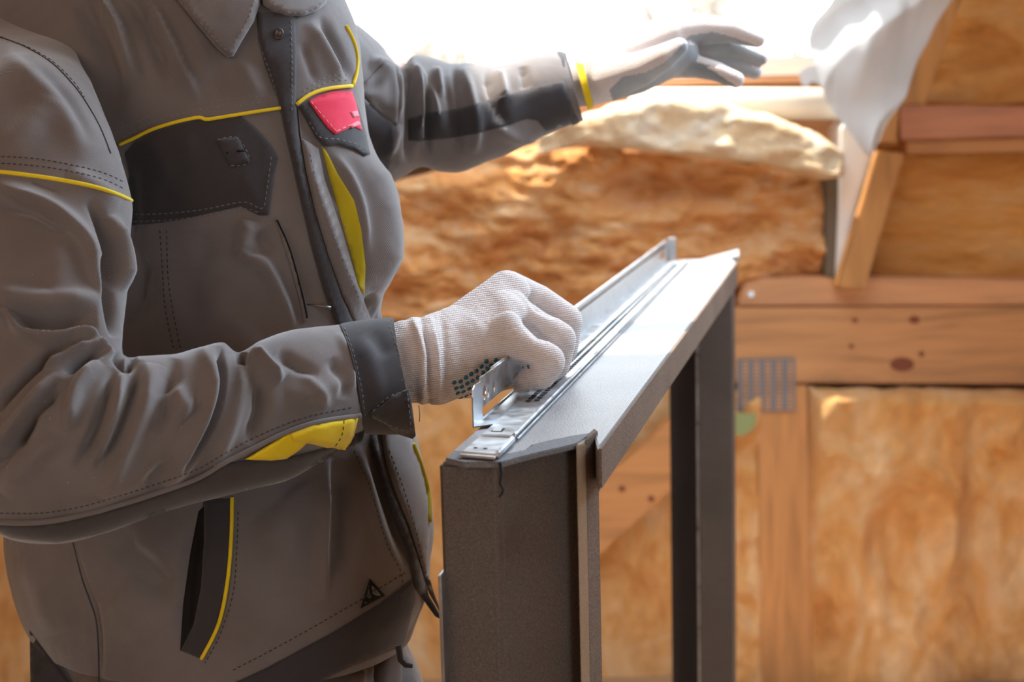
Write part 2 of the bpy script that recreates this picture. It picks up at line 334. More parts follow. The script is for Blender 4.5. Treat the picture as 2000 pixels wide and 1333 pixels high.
# window sill zone
slab('window_1', -1.5, .93, WY+.18, WY+.34, zs-.05, zs, M['white'])
o = slab('trim_2', -1.5, .93, WY+.10, WY+.30, PY(1200, 168, WY)[2], zs-.055, M['wood_light'], bevel=.006)
o = slab('trim_3', -1.5, .93, WY+.14, WY+.30, PY(1200, 176, WY)[2]-.16, PY(1200, 172, WY)[2], M['wood_light'])
ra = [PY(x, 203, WY+.06) for x in (1230, 1645)]
V, Fc = tube_vf([ra[0], (ra[0]+ra[1])/2, ra[1]], .041, 24); o = mesh_obj('insulation_roll', V, Fc, M['cream'])
tag(o, 'white cylindrical roll lying on the window sill', 'roll')
# membrane sheet
def membrane():
    rows = [(-160, 1690, 1935), (-60, 1655, 1893), (0, 1632, 1868), (40, 1600, 1848), (78, 1590, 1832), (120, 1598, 1808), (165, 1610, 1788), (200, 1625, 1768), (240, 1655, 1738), (275, 1680, 1722), (303, 1700, 1708)]
    K = catmull(rows, 90); m = 60; V = []
    for y, a, b in K:
        for j in range(m):
            t = j/(m-1); V.append(PY(a+(b-a)*t, y, 3.45))
    V = np.array(V); n = fbm(V*np.array([9, 2, 4.])+[0, 0, 3], 3, 77); V2 = V.copy()
    t = np.tile(np.linspace(0, 1, m), 90); s = np.repeat(np.linspace(0, 1, 90), m)
    V2[:, 1] = V[:, 1]+.035*n+.05*np.sin(6.0*t+4*s)*(1-s)+.03*np.abs(np.sin(5*s+3*t))
    o = mesh_obj('membrane_sheet', V2, grid_faces(90, m, False), M['membrane'])
    md = o.modifiers.new('s', 'SOLIDIFY'); md.thickness = .0012
    tag(o, 'white vapour membrane sheet hanging down along the upper rafter', 'sheet')
    tv, tf = [], []
    tear = [(1560, 140), (1580, 128), (1600, 130), (1625, 150), (1615, 168), (1585, 160), (1575, 172), (1566, 165)]
    prism('torn_corner', [PY(x, y, 3.5) for x, y in tear], (0, .002, 0), M['membrane'], o)
membrane()
# outside
g = slab('ground', -60, 60, 4.6, 90, -3.1, -3.0, M['snow'])
def tree(x, y, h, sd_, label):
    R = random.Random(sd_); parts = []
    def br(p, d, L, r, lev):
        q = p+d*L; mid = p+d*L*.5+Vector((R.uniform(-1, 1), R.uniform(-1, 1), 0))*L*.06
        parts.append(tube_vf([p, mid, q], [r, r*.85, r*.65], 4))
        if lev == 0: return
        for k in range(4 if lev > 2 else 3):
            a = R.uniform(0, 6.28); sp = R.uniform(.35, .8); dd = (d+Vector((math.cos(a), math.sin(a), R.uniform(-.1, .4)))*sp).normalized()
            br(p+d*L*R.uniform(.45, 1), dd, L*R.uniform(.55, .78), r*.6, lev-1)
    br(Vector((x, y, -3)), Vector((0, 0, 1)), h*.36, h*.028, 5)
    o = mesh_obj('bare_tree', *join_vf(parts), M['bark']); tag(o, label, 'tree', 'bare trees outside the window')
tree(-3.2, 34, 10, 1, 'bare pale tree outside, just right of the worker shoulder')
tree(-1.3, 38, 9.2, 2, 'bare pale tree outside above the outstretched sleeve')
tree(3.6, 30, 8.8, 3, 'bare pale tree outside above the raised glove')
tree(6.2, 36, 10.5, 4, 'bare pale tree outside nearest the white membrane')

# ================================================================== GREY FRAME + STEEL
ZB = P(870, 893, 1.05)[2]
def onz(x, y, z):
    r = fw+(x-1000)/F*RT-(y-666.5)/F*UP; return CAM+r*((z-CAM[2])/r[2])
vp = fw+(1600-1000)/F*RT-(250-666.5)/F*UP; TD = np.array([vp[0], vp[1], 0]); TD /= np.linalg.norm(TD); SD = np.array([TD[1], -TD[0], 0])
OB = onz(870, 893, ZB)
def B(s, t, h=0): return OB+s*SD+t*TD+np.array([0, 0, h])
frame = tag(empty('lining_frame', tuple(B(.06, .9, -ZB))), 'dark grey granular window lining frame with near leg, far leg and top board', 'frame')
TH = .036
cornr = onz(1168, 877, ZB); farr = onz(1437, 513, ZB)
e0 = cornr+SD*.0002
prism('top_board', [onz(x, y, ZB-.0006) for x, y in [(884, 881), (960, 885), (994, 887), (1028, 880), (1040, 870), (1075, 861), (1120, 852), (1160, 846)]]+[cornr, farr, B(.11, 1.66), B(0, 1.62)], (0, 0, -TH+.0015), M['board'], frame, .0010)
V = [e0, farr+SD*.0002, farr+SD*.003, e0+SD*.0025]; V += [V[0]-[0, 0, .030], V[1]-[0, 0, .042], V[2]-[0, 0, .042], V[3]-[0, 0, .030]]
o = mesh_obj('board_edge', *box_vf(V), M['board_side'], None, False); fixn(o); adopt(frame, o)
H = 1.262
inner = [(1158, 846), (1120, 851), (1075, 860), (1040, 869), (1028, 879), (994, 886), (960, 884), (886, 880)]
outer = [(868, 897), (905, 905), (977, 905), (990, 902), (1015, 895), (1060, 884), (1100, 875), (1127, 868)]
lo_ = [(857, 905), (905, 906), (965, 906), (977, 904), (990, 900), (1015, 893), (1060, 883), (1100, 873), (1138, 864)]
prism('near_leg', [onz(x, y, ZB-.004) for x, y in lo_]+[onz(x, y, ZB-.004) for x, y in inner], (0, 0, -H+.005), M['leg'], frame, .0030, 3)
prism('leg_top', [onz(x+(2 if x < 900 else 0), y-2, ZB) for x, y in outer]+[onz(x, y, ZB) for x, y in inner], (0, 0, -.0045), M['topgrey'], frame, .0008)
zt = ZB-.001
prism('leg_strip', [onz(1125, 872, zt), onz(1143, 867, zt), onz(1147, 856, zt), onz(1129, 860, zt)], (0, 0, -H+.004), M['strip'], frame, .0008)
prism('leg_side_board', [onz(1143.5, 866, zt)+[0, 0, .002], onz(1168, 852, zt)+[0, 0, .004], onz(1161, 846, zt)+[0, 0, .004], onz(1147, 856, zt)+[0, 0, .003]], (0, 0, -H), M['board_side'], frame, .0006)
# crack near the top of the leg
ck = [(977, 903), (980, 925), (977, 945), (983, 958), (980, 966), (974, 973)]
cp = [onz(x, y, ZB) for x, y in ck]
cp = [P(x, y, np.dot(B(.0455, -.0185)-CAM, fw)) for x, y in ck]
V, Fc = tube_vf(cp, [.0016, .0013, .0012, .0011, .0010, .0006], 6); o = mesh_obj('crack', V, Fc, M['hole']); adopt(frame, o)
# far leg: channel of dark board, inner face, bright gap profile, outer face
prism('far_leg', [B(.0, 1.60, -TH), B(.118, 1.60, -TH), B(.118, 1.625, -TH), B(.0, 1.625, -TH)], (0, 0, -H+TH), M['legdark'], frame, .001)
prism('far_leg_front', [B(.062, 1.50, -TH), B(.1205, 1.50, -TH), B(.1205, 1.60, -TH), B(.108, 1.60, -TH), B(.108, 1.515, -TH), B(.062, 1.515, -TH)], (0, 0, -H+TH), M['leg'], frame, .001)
V = [P(1352, 511, 2.72), P(1443, 486, 2.72), P(1444, 500, 2.66), P(1352, 516, 2.66)]
prism('far_top_plate', V, (0, 0, -.008), M['board'], frame, .001)
prism('steel_edge', [B(.0575, 1.499, -TH), B(.0615, 1.499, -TH), B(.0615, 1.514, -TH), B(.0575, 1.514, -TH)], (0, 0, -H+TH), M['steel'], frame, .0006)
# steel bracket on left of near leg
prism('steel_bracket', [B(-.004, -.018, -.085), B(-.0015, -.018, -.085), B(-.0015, .03, -.085), B(-.004, .03, -.085)], (0, 0, -.40), M['steel'], frame, .0006)

# rail
rail = tag(empty('steel_rail', tuple(B(.026, .6))), 'flat galvanised steel rail with slot rows lying along the top board', 'rail')
h0 = .0012
prism('rail_body', [B(.013, .058, h0), B(.0395, .058, h0), B(.0395, 1.56, h0), B(.013, 1.56, h0)], (0, 0, .0035), M['steel'], rail, .0008)
prism('rolled_edge', [B(.0375, .058, .0035), B(.0415, .058, .0035), B(.0415, 1.56, .0035), B(.0375, 1.56, .0035)], (0, 0, .0032), M['steel'], rail, .0013, 3)
prism('rail_lip', [B(.0415, .058, h0), B(.0430, .058, h0), B(.0430, 1.56, h0), B(.0415, 1.56, h0)], (0, 0, .0015), M['steel'], rail, .0003)
L_ = []; c0 = [B(0, 0), 0]
for k in range(110):
    for s0 in (.0205, .0275):
        t0 = .196+k*.0122+(.004 if s0 > .025 else 0)
        if t0 > 1.5: continue
        c = [B(s0, t0, h0+.0034), B(s0+.0042, t0, h0+.0034), B(s0+.0042, t0+.0068, h0+.0034), B(s0, t0+.0068, h0+.0034)]
        L_.append(box_vf(c+[q+np.array([0, 0, .0007]) for q in c]))
for k, lab in enumerate(L_[:1]): pass
o = mesh_obj('slot_holes', *join_vf(L_), M['hole'], None, False); adopt(rail, o); tag(o, kind='stuff')
cn = prism('connector', [B(.0125, .0, h0+.0005), B(.040, -.006, h0+.0005), B(.0405, .049, h0+.0005), B(.0130, .054, h0+.0005)], (0, 0, .0028), M['steel'], rail, .0007)
prism('connector_edge', [B(.0385, -.005, h0), B(.0425, -.005, h0), B(.0425, .050, h0), B(.0385, .050, h0)], (0, 0, .0052), M['steel'], rail, .0012)
prism('connector_lip', [B(.0115, -.0045, h0), B(.0400, -.0105, h0), B(.0400, -.0065, h0), B(.0115, -.0005, h0)], (0, 0, .0020), M['steel'], rail, .0006)
for (s0, t0) in [(.020, .012), (.028, .010)]:
    pl = [B(s0+.0016*math.cos(a), t0+.0016*math.sin(a), h0+.0034) for a in np.linspace(0, 2*math.pi, 13)[:-1]]; prism('rivet_hole', pl, (0, 0, .0003), M['hole'], rail)
prism('rail_slot', [B(.0185, .070, h0+.0035), B(.0275, .069, h0+.0035), B(.0275, .082, h0+.0035), B(.0185, .083, h0+.0035)], (0, 0, .0003), M['hole'], rail)
prism('rail_tab', [B(.0195, .071, h0+.0038), B(.0262, .070, h0+.0038), B(.0262, .079, h0+.0046), B(.0195, .080, h0+.0046)], (0, 0, .0004), M['steel'], rail)
prism('rail_gap', [B(.0125, .0545, h0), B(.0405, .0495, h0), B(.0405, .0575, h0), B(.0125, .0585, h0)], (0, 0, .0009), M['hole'], rail)
# angle profile with upright flange, slot and oval holes (holes are real openings)
ang = tag(empty('steel_angle', tuple(B(0, .9))), 'upright perforated steel angle held by the gloved right hand', 'steel angle')
def flange():
    # outline in (t, height)
    out = [(.099, .0), (.0985, .025), (.101, .031), (.107, .0335), (.126, .0330), (.126, .0365), (.143, .0362), (.19, .036), (1.58, .036), (1.60, .030), (1.60, .0)]
    holes = [[(.130, .0025), (.130, .0110), (.30, .0110), (.30, .0025)]]
    for (tc_, hc, rt, rh) in [(.139, .0217, .0062, .0062), (.1525, .0185, .0030, .0055), (.174, .0190, .0036, .0056)]:
        holes.append([(tc_+rt*math.cos(a), hc+rh*math.sin(a)) for a in np.linspace(0, 2*math.pi, 17)[:-1]])
    holes.append([(1.50, .008), (1.50, .022), (1.56, .022), (1.56, .008)])
    pts = list(out); edges = [(i, (i+1) % len(out)) for i in range(len(out))]
    for h in holes:
        b = len(pts); pts += h; edges += [(b+i, b+(i+1) % len(h)) for i in range(len(h))]
    r = geometry.delaunay_2d_cdt([Vector(p) for p in pts], edges, [], 1, 1e-6)
    vs, fs = r[0], r[2]
    def inside(p, poly):
        c = False; n = len(poly)
        for i in range(n):
            a, b = poly[i], poly[i-1]
            if (a[1] > p[1]) != (b[1] > p[1]) and p[0] < (b[0]-a[0])*(p[1]-a[1])/(b[1]-a[1])+a[0]: c = not c
        return c
    fl = []
    for f in fs:
        cx = sum(vs[i][0] for i in f)/len(f); cy = sum(vs[i][1] for i in f)/len(f)
        if inside((cx, cy), out) and not any(inside((cx, cy), h) for h in holes): fl.append(tuple(f))
    V = [B(-.0022, v[0], h0+v[1]) for v in vs]
    o = mesh_obj('upright_flange', V, fl, M['steel'], None, False); adopt(ang, o)
    md = o.modifiers.new('s', 'SOLIDIFY'); md.thickness = .0011
flange()
prism('base_flap', [B(-.0022, .099, h0), B(.0125, .112, h0), B(.0127, .135, h0), B(.0127, 1.58, h0), B(-.0022, 1.58, h0)], (0, 0, .0010), M['steel'], ang)
prism('top_bead', [B(-.0042, .17, h0+.0350), B(.0, .17, h0+.0350), B(.0, 1.58, h0+.0350), B(-.0042, 1.58, h0+.0350)], (0, 0, .0035), M['steel'], ang, .001)
prism('end_tab', [B(-.003, 1.61, h0), B(.012, 1.61, h0), B(.012, 1.63, h0), B(-.003, 1.63, h0)], (0, 0, .040), M['steel'], ang, .002)
L_ = []
for k in range(110):
    t0 = .30+k*.0115
    c = [B(-.0010, t0, h0+.029), B(-.0010, t0+.006, h0+.029), B(-.0010, t0+.006, h0+.0312), B(-.0010, t0, h0+.0312)]
    L_.append(box_vf(c+[q+SD*.0004 for q in c]))
o = mesh_obj('slot_holes', *join_vf(L_), M['hole'], None, False); adopt(ang, o); tag(o, kind='stuff')
# ================================================================== PERSON
def Nrm(V, Fc):
    V = np.asarray(V); Fc = np.asarray(Fc); a = V[Fc[:, 0]]; b = V[Fc[:, 1]]; c = V[Fc[:, 2]]; d = V[Fc[:, 3]]
    n = np.cross(c-a, d-b); out = np.zeros_like(V)
    for k in range(4): np.add.at(out, Fc[:, k], n)
    return out/(np.linalg.norm(out, axis=1, keepdims=True)+1e-12)
def dist_poly(x, y, K):
    """distance to polyline, arc fraction 0..1 and signed side"""
    best = np.full(x.shape, 1e9); arc = np.zeros(x.shape); side = np.zeros(x.shape)
    L = np.linalg.norm(np.diff(K, axis=0), axis=1); cum = np.concatenate([[0], np.cumsum(L)]); tot = cum[-1]
    for i in range(len(K)-1):
        ax, ay = K[i]; dx, dy = K[i+1]-K[i]; l2 = dx*dx+dy*dy+1e-9
        t = np.clip(((x-ax)*dx+(y-ay)*dy)/l2, 0, 1); ex = x-(ax+t*dx); ey = y-(ay+t*dy); d = np.hypot(ex, ey); m = d < best
        best = np.where(m, d, best); arc = np.where(m, (cum[i]+t*L[i])/tot, arc); side = np.where(m, np.sign(dx*ey-dy*ex), side)
    return best, arc, side
def sculpt(V, Fc, strokes, flip=1):
    """folds: (points, width, height in mm[, 'a' steep on one side]); a ridge is raised, a crease pushed in, along the cloth normal"""
    V = np.array(V); n = Nrm(V, Fc)*flip; x, y, d = proj(V)
    face = np.einsum('ij,ij->i', n, CAM-V)/np.linalg.norm(CAM-V, axis=1); wgt = np.clip((face+.15)/.4, 0, 1)
    disp = np.zeros(len(V))
    for s in strokes:
        K, w, a = s[0], s[1], s[2]; K = catmull(K, max(3, len(K)*4)) if len(K) > 2 else np.array(K, float)
        lo = K.min(0)-3*w; hi = K.max(0)+3*w; m = np.where((x > lo[0]) & (x < hi[0]) & (y > lo[1]) & (y < hi[1]) & (wgt > 0))[0]
        if not len(m): continue
        q, arc, side = dist_poly(x[m], y[m], K)
        tp = np.clip(np.minimum(arc, 1-arc)*4, 0, 1)**.8 if len(s) < 4 or 'f' not in s[3] else 1.
        ww = w
        if len(s) > 3 and ('a' in s[3] or 'b' in s[3]):
            sg = 1 if 'a' in s[3] else -1; ww = np.where(side*sg > 0, w*.38, w*1.3)
        disp[m] += 1.45*a/1000*np.exp(-(q/ww)**2)*tp
    return V+n*(disp*wgt)[:, None]
def loft(secs, n, m, pw=2.0, horiz=False):
    """secs: (Ax,Ay, Bx,By, depth, half_thickness); ring k goes A -> front -> B -> back"""
    K = catmull(secs, n); th = np.linspace(0, 2*math.pi, m, endpoint=False); R = []
    for s in K:
        A = P(s[0], s[1], s[4]); Bp = P(s[2], s[3], s[4]); c = (A+Bp)/2; lat = (Bp-A)/2
        dv = (c-CAM)/np.linalg.norm(c-CAM)
        if horiz: dv = np.array([dv[0], dv[1], 0]); dv /= np.linalg.norm(dv); 
        ct, st = np.cos(th), np.sin(th); e = 2/pw
        R.append(c[None]-(np.sign(ct)*np.abs(ct)**e)[:, None]*lat-(np.sign(st)*np.abs(st)**e)[:, None]*dv*s[5])
    return np.array(R)
def loft_obj(name, secs, n, m, mat, strokes=(), pw=2.0, horiz=False, micro=.0012, parent=None, turn=(0, 0), mscale=14):
    R = loft(secs, n, m, pw, horiz)
    V = R.reshape(-1, 3); Fc = grid_faces(n, m)
    nn = Nrm(V, Fc); c = np.repeat(R.mean(1), m, 0); flip = 1 if np.einsum('ij,ij->i', nn, V-c).mean() > 0 else -1
    V = V+nn*flip*(micro*fbm(V*mscale, 4, 5))[:, None]
    V = sculpt(V, Fc, strokes, flip)
    rows = [V.reshape(n, m, 3)]
    for side, dp in ((0, turn[0]), (-1, turn[1])):
        if dp:
            r = rows[0][0 if side == 0 else -1] if side == 0 else rows[-1][-1]
            r2 = rows[0][6] if side == 0 else rows[-1][-7]; c = r.mean(0); inr = c+(r-c)*.955; inr2 = c+(r-c)*.94+(r2.mean(0)-c)*dp
            ex = np.array([inr, inr2]); rows = [ex[::-1]]+rows if side == 0 else rows+[ex]
    G = np.concatenate(rows, 0); nr = len(G); V = G.reshape(-1, 3); Fc = grid_faces(nr, m)
    L = np.concatenate([[0], np.cumsum(np.linalg.norm(np.diff(G.mean(1), axis=0), axis=1))])
    per = np.linalg.norm(G[nr//2]-np.roll(G[nr//2], 1, 0), axis=1).sum()
    uv = np.stack(np.meshgrid(np.abs(np.linspace(0, 2, m)-1)*per/2, L), -1).reshape(-1, 2)
    o = mesh_obj(name, V, Fc if flip > 0 else Fc[:, ::-1], mat, None, True, uv)
    if parent: adopt(parent, o)
    return o
def bvh_of(objs):
    V, Fc = [], []
    for o in objs:
        b = len(V); V += [o.matrix_world @ v.co if False else v.co.copy() for v in o.data.vertices]; Fc += [tuple(i+b for i in p.vertices) for p in o.data.polygons]
    return BVHTree.FromPolygons(V, Fc)
def cast(bv, x, y):
    d = Vector(P(x, y, 1)-CAM).normalized(); h = bv.ray_cast(Vector(CAM), d)
    return (np.array(h[0]), np.array(h[1]), h[3]) if h[0] is not None else None
def inpoly(x, y, K):
    c = np.zeros(np.shape(x), bool); n = len(K)
    for i in range(n):
        a, b = K[i], K[i-1]
        if a[1] == b[1]: continue
        c ^= ((a[1] > y) != (b[1] > y)) & (x < (b[0]-a[0])*(y-a[1])/(b[1]-a[1])+a[0])
    return c
def smooth_closed(K, n=6):
    K = np.array(K, float); m = len(K); o = []
    for i in range(m):
        a, b, c, d = K[i-1], K[i], K[(i+1) % m], K[(i+2) % m]
        for f in np.arange(n)/n: o.append(.5*((2*b)+(-a+c)*f+(2*a-5*b+4*c-d)*f*f+(-a+3*b-3*c+d)*f**3))
    return np.array(o)
def patch(name, poly, bv, mat, parent, off=.0015, thick=.002, step=7, round_=6, smooth=False, puff=0., puffw=40, dep=None, noise=.0004):
    """a piece of cloth laid on the surface under it: follows it in 3D, own thickness and rounded edge"""
    K = smooth_closed(poly) if smooth else np.array(poly, float)
    E = []
    for i in range(len(K)):
        a, b = K[i], K[(i+1) % len(K)]; n = max(1, int(np.hypot(*(b-a))/step)); E += [a+(b-a)*f/n for f in range(n)]
    E = np.array(E); x0, y0 = K.min(0); x1, y1 = K.max(0)
    gx, gy = np.meshgrid(np.arange(x0, x1, step), np.arange(y0, y1, step)); g = np.stack([gx.ravel(), gy.ravel()], 1)
    g = g[inpoly(g[:, 0], g[:, 1], E)]
    Ec = np.vstack([E, E[:1]])
    if len(g): g = g[dist_poly(g[:, 0], g[:, 1], Ec)[0] > step*.55]
    pts = np.vstack([E, g]); ne = len(E)
    r = geometry.delaunay_2d_cdt([Vector(p) for p in pts], [(i, (i+1) % ne) for i in range(ne)], [], 1, 1e-5)
    v2 = np.array([tuple(v) for v in r[0]]); fs = [tuple(f) for f in r[2]]
    hits = [cast(bv, *v) for v in v2]
    ok = [i for i, h in enumerate(hits) if h is not None]
    de = dist_poly(v2[:, 0], v2[:, 1], Ec)[0]; F_, Bk = [], []
    ds = np.array([np.dot(h[0]-CAM, fw) if h is not None else np.nan for h in hits])
    if ok:
        for i in np.where(np.isnan(ds))[0]:
            j = ok[int(np.argmin(np.hypot(v2[ok, 0]-v2[i, 0], v2[ok, 1]-v2[i, 1])))]; ds[i] = ds[j]
    if dep is not None: ds = np.minimum(ds, dep) if ok else np.full(len(ds), dep)
    nz = fbm(np.stack([v2[:, 0]*.05, v2[:, 1]*.05, v2[:, 0]*0+off*9000], 1), 3, 3)
    for i, v in enumerate(v2):
        e = min(de[i]/round_, 1); rise = off*(.45+.55*math.sqrt(1-(1-e)**2))+puff*(1-math.exp(-(de[i]/puffw)**2))+noise*nz[i]
        h = hits[i]; f_ = P(v[0], v[1], ds[i]-rise*1.05-.0003); F_.append(f_); Bk.append(P(v[0], v[1], ds[i]-rise+thick))
    n = len(v2); Fc = list(fs)+[tuple(i+n for i in f[::-1]) for f in fs]
    cnt = {}
    for f in fs:
        for a, b in zip(f, f[1:]+f[:1]): cnt[(a, b)] = 1
    for (a, b) in cnt:
        if (b, a) not in cnt: Fc.append((b, a, a+n, b+n))
    uv = np.vstack([v2, v2])*(1.28/F)
    o = mesh_obj(name, np.vstack([F_, Bk]), Fc, mat, None, True, uv); fixn(o)
    if parent: adopt(parent, o)
    return o
def cord(name, pts, bv, mat, parent, r=.0014, off=0., step=6, n=7, dep=None):
    K = resample(pts, step); Q = []; last = None
    for x, y in K:
        h = cast(bv, x, y)
        dd = np.dot(h[0]-CAM, fw) if h is not None else last
        if dd is None: continue
        if last is not None and abs(dd-last) > .05: dd = last
        last = dd; Q.append(P(x, y, dd-off))
    Q = np.array(Q)
    if len(Q) > 4: Q[1:-1] = (Q[:-2]+2*Q[1:-1]+Q[2:])/4
    o = mesh_obj(name, *tube_vf(Q, r, n), mat); 
    if parent: adopt(parent, o)
    return o
def stitches(lines, bv, mat, parent, r=.00042, on=6.5, gap=3.2, off=.0002):
    L = []
    for pts in lines:
        K = resample(pts, 1.6); s = 0; n = len(K); a = 0; per = (on+gap)/1.6
        while a < n:
            b = min(n-1, int(a+on/1.6)); Q = []
            for k in (a, (a+b)//2, b):
                h = cast(bv, *K[k])
                if h is not None: Q.append(P(K[k][0], K[k][1], np.dot(h[0]-CAM, fw)-off))
            if len(Q) == 3 and np.linalg.norm(Q[0]-Q[2]) < .012: L.append(tube_vf(Q, [r*.7, r, r*.7], 4))
            a = int(a+per)+1
    if L:
        o = mesh_obj('stitching', *join_vf(L), mat); adopt(parent, o); tag(o, kind='stuff')
ICO = None
def blob(name, chains, voxel, mat, smooth_it=3, factor=.5, planar=None):
    """one continuous skin over tapered limbs: chains of (point, radius)"""
    global ICO
    if ICO is None:
        bm = bmesh.new(); bmesh.ops.create_icosphere(bm, subdivisions=3, radius=1); ICO = (np.array([v.co for v in bm.verts]), np.array([[v.index for v in f.verts] for f in bm.faces])); bm.free()
    V, Fc, b = [], [], 0
    for ch in chains:
        for (p0, r0_), (p1, r1_) in zip(ch[:-1], ch[1:]):
            p0, p1 = np.array(p0), np.array(p1); L = np.linalg.norm(p1-p0); k = max(2, int(L/(.22*min(r0_, r1_)))+1)
            for t in np.linspace(0, 1, k):
                V.append(ICO[0]*(r0_+(r1_-r0_)*t)+p0+(p1-p0)*t); Fc.append(ICO[1]+b); b += len(ICO[0])
    o = mesh_obj(name, np.vstack(V), np.vstack(Fc), mat)
    md = o.modifiers.new('r', 'REMESH'); md.mode = 'VOXEL'; md.voxel_size = voxel; md.use_smooth_shade = True
    md = o.modifiers.new('s', 'SMOOTH'); md.factor = factor; md.iterations = smooth_it
    dg = bpy.context.evaluated_depsgraph_get(); me = bpy.data.meshes.new_from_object(o.evaluated_get(dg)); old = o.data; o.modifiers.clear(); o.data = me; bpy.data.meshes.remove(old); me.name = name
    if not me.materials: me.materials.append(mat)
    return o
def set_planar_uv(o, ang, d0):
    me = o.data; V = np.empty(len(me.vertices)*3); me.vertices.foreach_get('co', V); V = V.reshape(-1, 3); x, y, d = proj(V)
    c, s = math.cos(ang), math.sin(ang); uv = np.stack([(x*c+y*s), (-x*s+y*c)], 1)*d0/F
    l = me.uv_layers.new(name='UVMap') if not me.uv_layers else me.uv_layers[0]; idx = np.empty(len(me.loops), dtype=np.int32); me.loops.foreach_get('vertex_index', idx); l.data.foreach_set('uv', uv[idx].astype(np.float32).ravel())
def sculpt_obj(o, strokes):
    me = o.data; V = np.empty(len(me.vertices)*3); me.vertices.foreach_get('co', V); V = V.reshape(-1, 3); nn = np.array([v.normal for v in me.vertices]); x, y, d = proj(V)
    face = np.einsum('ij,ij->i', nn, CAM-V)/np.linalg.norm(CAM-V, axis=1); wgt = np.clip((face+.5)/.6, 0, 1); disp = np.zeros(len(V))
    for s in strokes:
        K = catmull(s[0], len(s[0])*4) if len(s[0]) > 2 else np.array(s[0], float); q, arc, sd_ = dist_poly(x, y, K); disp += s[2]/1000*np.exp(-(q/s[1])**2)*np.clip(np.minimum(arc, 1-arc)*4, 0, 1)**.7
    me.vertices.foreach_set('co', (V+nn*(disp*wgt)[:, None]).ravel()); me.update()
def px(x, y, d, r): return (P(x, y, d), r*d/F)

person = tag(empty('person', tuple(P(420, 1333, 1.45)*np.array([1, 1, 0]))), 'person in grey work jacket with yellow piping and white gloves, working on the grey frame', 'person')
# body under the clothes: one continuous skin
hip = P(430, 1280, 1.46); feet = np.array([hip[0], hip[1], 0])
def W3(x, y, z): return np.array([x, y, z])
hx, hy = hip[0], hip[1]
neck = P(395, -60, 1.50); sh_r = P(110, 130, 1.42); sh_l = P(640, 110, 1.62)
chains = [
    [(W3(hx, hy, .98), .12), (P(400, 900, 1.47), .11), (P(390, 560, 1.47), .12), (P(385, 260, 1.48), .125), (P(390, 80, 1.49), .09), (neck, .058), (neck+W3(.02, 0, .10), .056)],
    [(P(385, 160, 1.48), .09), (sh_r, .052)], [(P(385, 160, 1.50), .09), (sh_l, .05)],
    [(sh_r, .05), (P(30, 840, 1.12), .038), (P(120, 880, 1.10), .040), (P(740, 745, 1.28), .026)],
    [(sh_l, .045), (P(860, 240, 1.70), .036), (P(1120, 165, 1.72), .026)],
    [(W3(hx-.02, hy-.09, .95), .095), (W3(hx, hy-.10, .52), .062), (W3(hx-.02, hy-.11, .10), .042), (W3(hx-.02, hy-.11, .05), .045), (W3(hx+.16, hy-.13, .035), .033)],
    [(W3(hx-.02, hy+.09, .95), .095), (W3(hx+.02, hy+.11, .52), .062), (W3(hx-.02, hy+.12, .10), .042), (W3(hx-.02, hy+.12, .05), .045), (W3(hx+.16, hy+.15, .035), .033)],
    [(neck+W3(.03, 0, .18), .074), (neck+W3(.045, 0, .24), .086), (neck+W3(.03, 0, .27), .085)],
    [(neck+W3(.075, 0, .12), .04), (neck+W3(.10, 0, .16), .042), (neck+W3(.105, 0, .22), .045)],
    [(neck+W3(.145, 0, .215), .010), (neck+W3(.160, 0, .185), .014)],
    [(neck+W3(.035, -.083, .175), .010), (neck+W3(.03, -.087, .215), .014)], [(neck+W3(.035, .083, .175), .010), (neck+W3(.03, .087, .215), .014)]]
body = blob('body', chains, .008, M['skin']); adopt(person, body)
hr = blob('hair', [[(neck+W3(.0, 0, .20), .086), (neck+W3(.02, 0, .262), .092), (neck+W3(.05, 0, .280), .080)]], .008, M['hair']); adopt(person, hr)
for sgn, hyy in ((-1, .11), (1, .12)):
    b_ = blob('boot', [[(W3(hx-.03, hy+sgn*hyy, .20), .062), (W3(hx-.03, hy+sgn*hyy, .06), .060), (W3(hx+.15, hy+sgn*(hyy+.02), .046), .045)]], .008, M['boot']); adopt(person, b_)

# ---- jacket torso
TS = [(150, -230, 560, -230, 1.49, .075), (60, -130, 610, -130, 1.48, .11), (-20, -60, 648, -60, 1.47, .145), (-70, 0, 668, 0, 1.46, .16), (-80, 60, 690, 60, 1.455, .17), (-70, 130, 700, 130, 1.45, .178), (-50, 220, 708, 220, 1.45, .18), (-20, 300, 728, 300, 1.45, .18), (0, 370, 756, 370, 1.45, .18), (10, 420, 768, 420, 1.45, .18), (20, 480, 770, 480, 1.45, .178),
      (25, 530, 760, 530, 1.45, .175), (30, 590, 742, 590, 1.45, .175), (30, 640, 756, 640, 1.45, .175), (30, 700, 775, 700, 1.45, .175), (28, 780, 793, 780, 1.45, .178), (24, 860, 812, 860, 1.45, .182), (18, 940, 832, 940, 1.45, .184), (12, 1010, 842, 1010, 1.45, .186), (12, 1070, 838, 1070, 1.45, .186), (22, 1130, 832, 1130, 1.45, .184), (38, 1180, 812, 1180, 1.45, .180), (62, 1225, 800, 1215, 1.45, .176)]
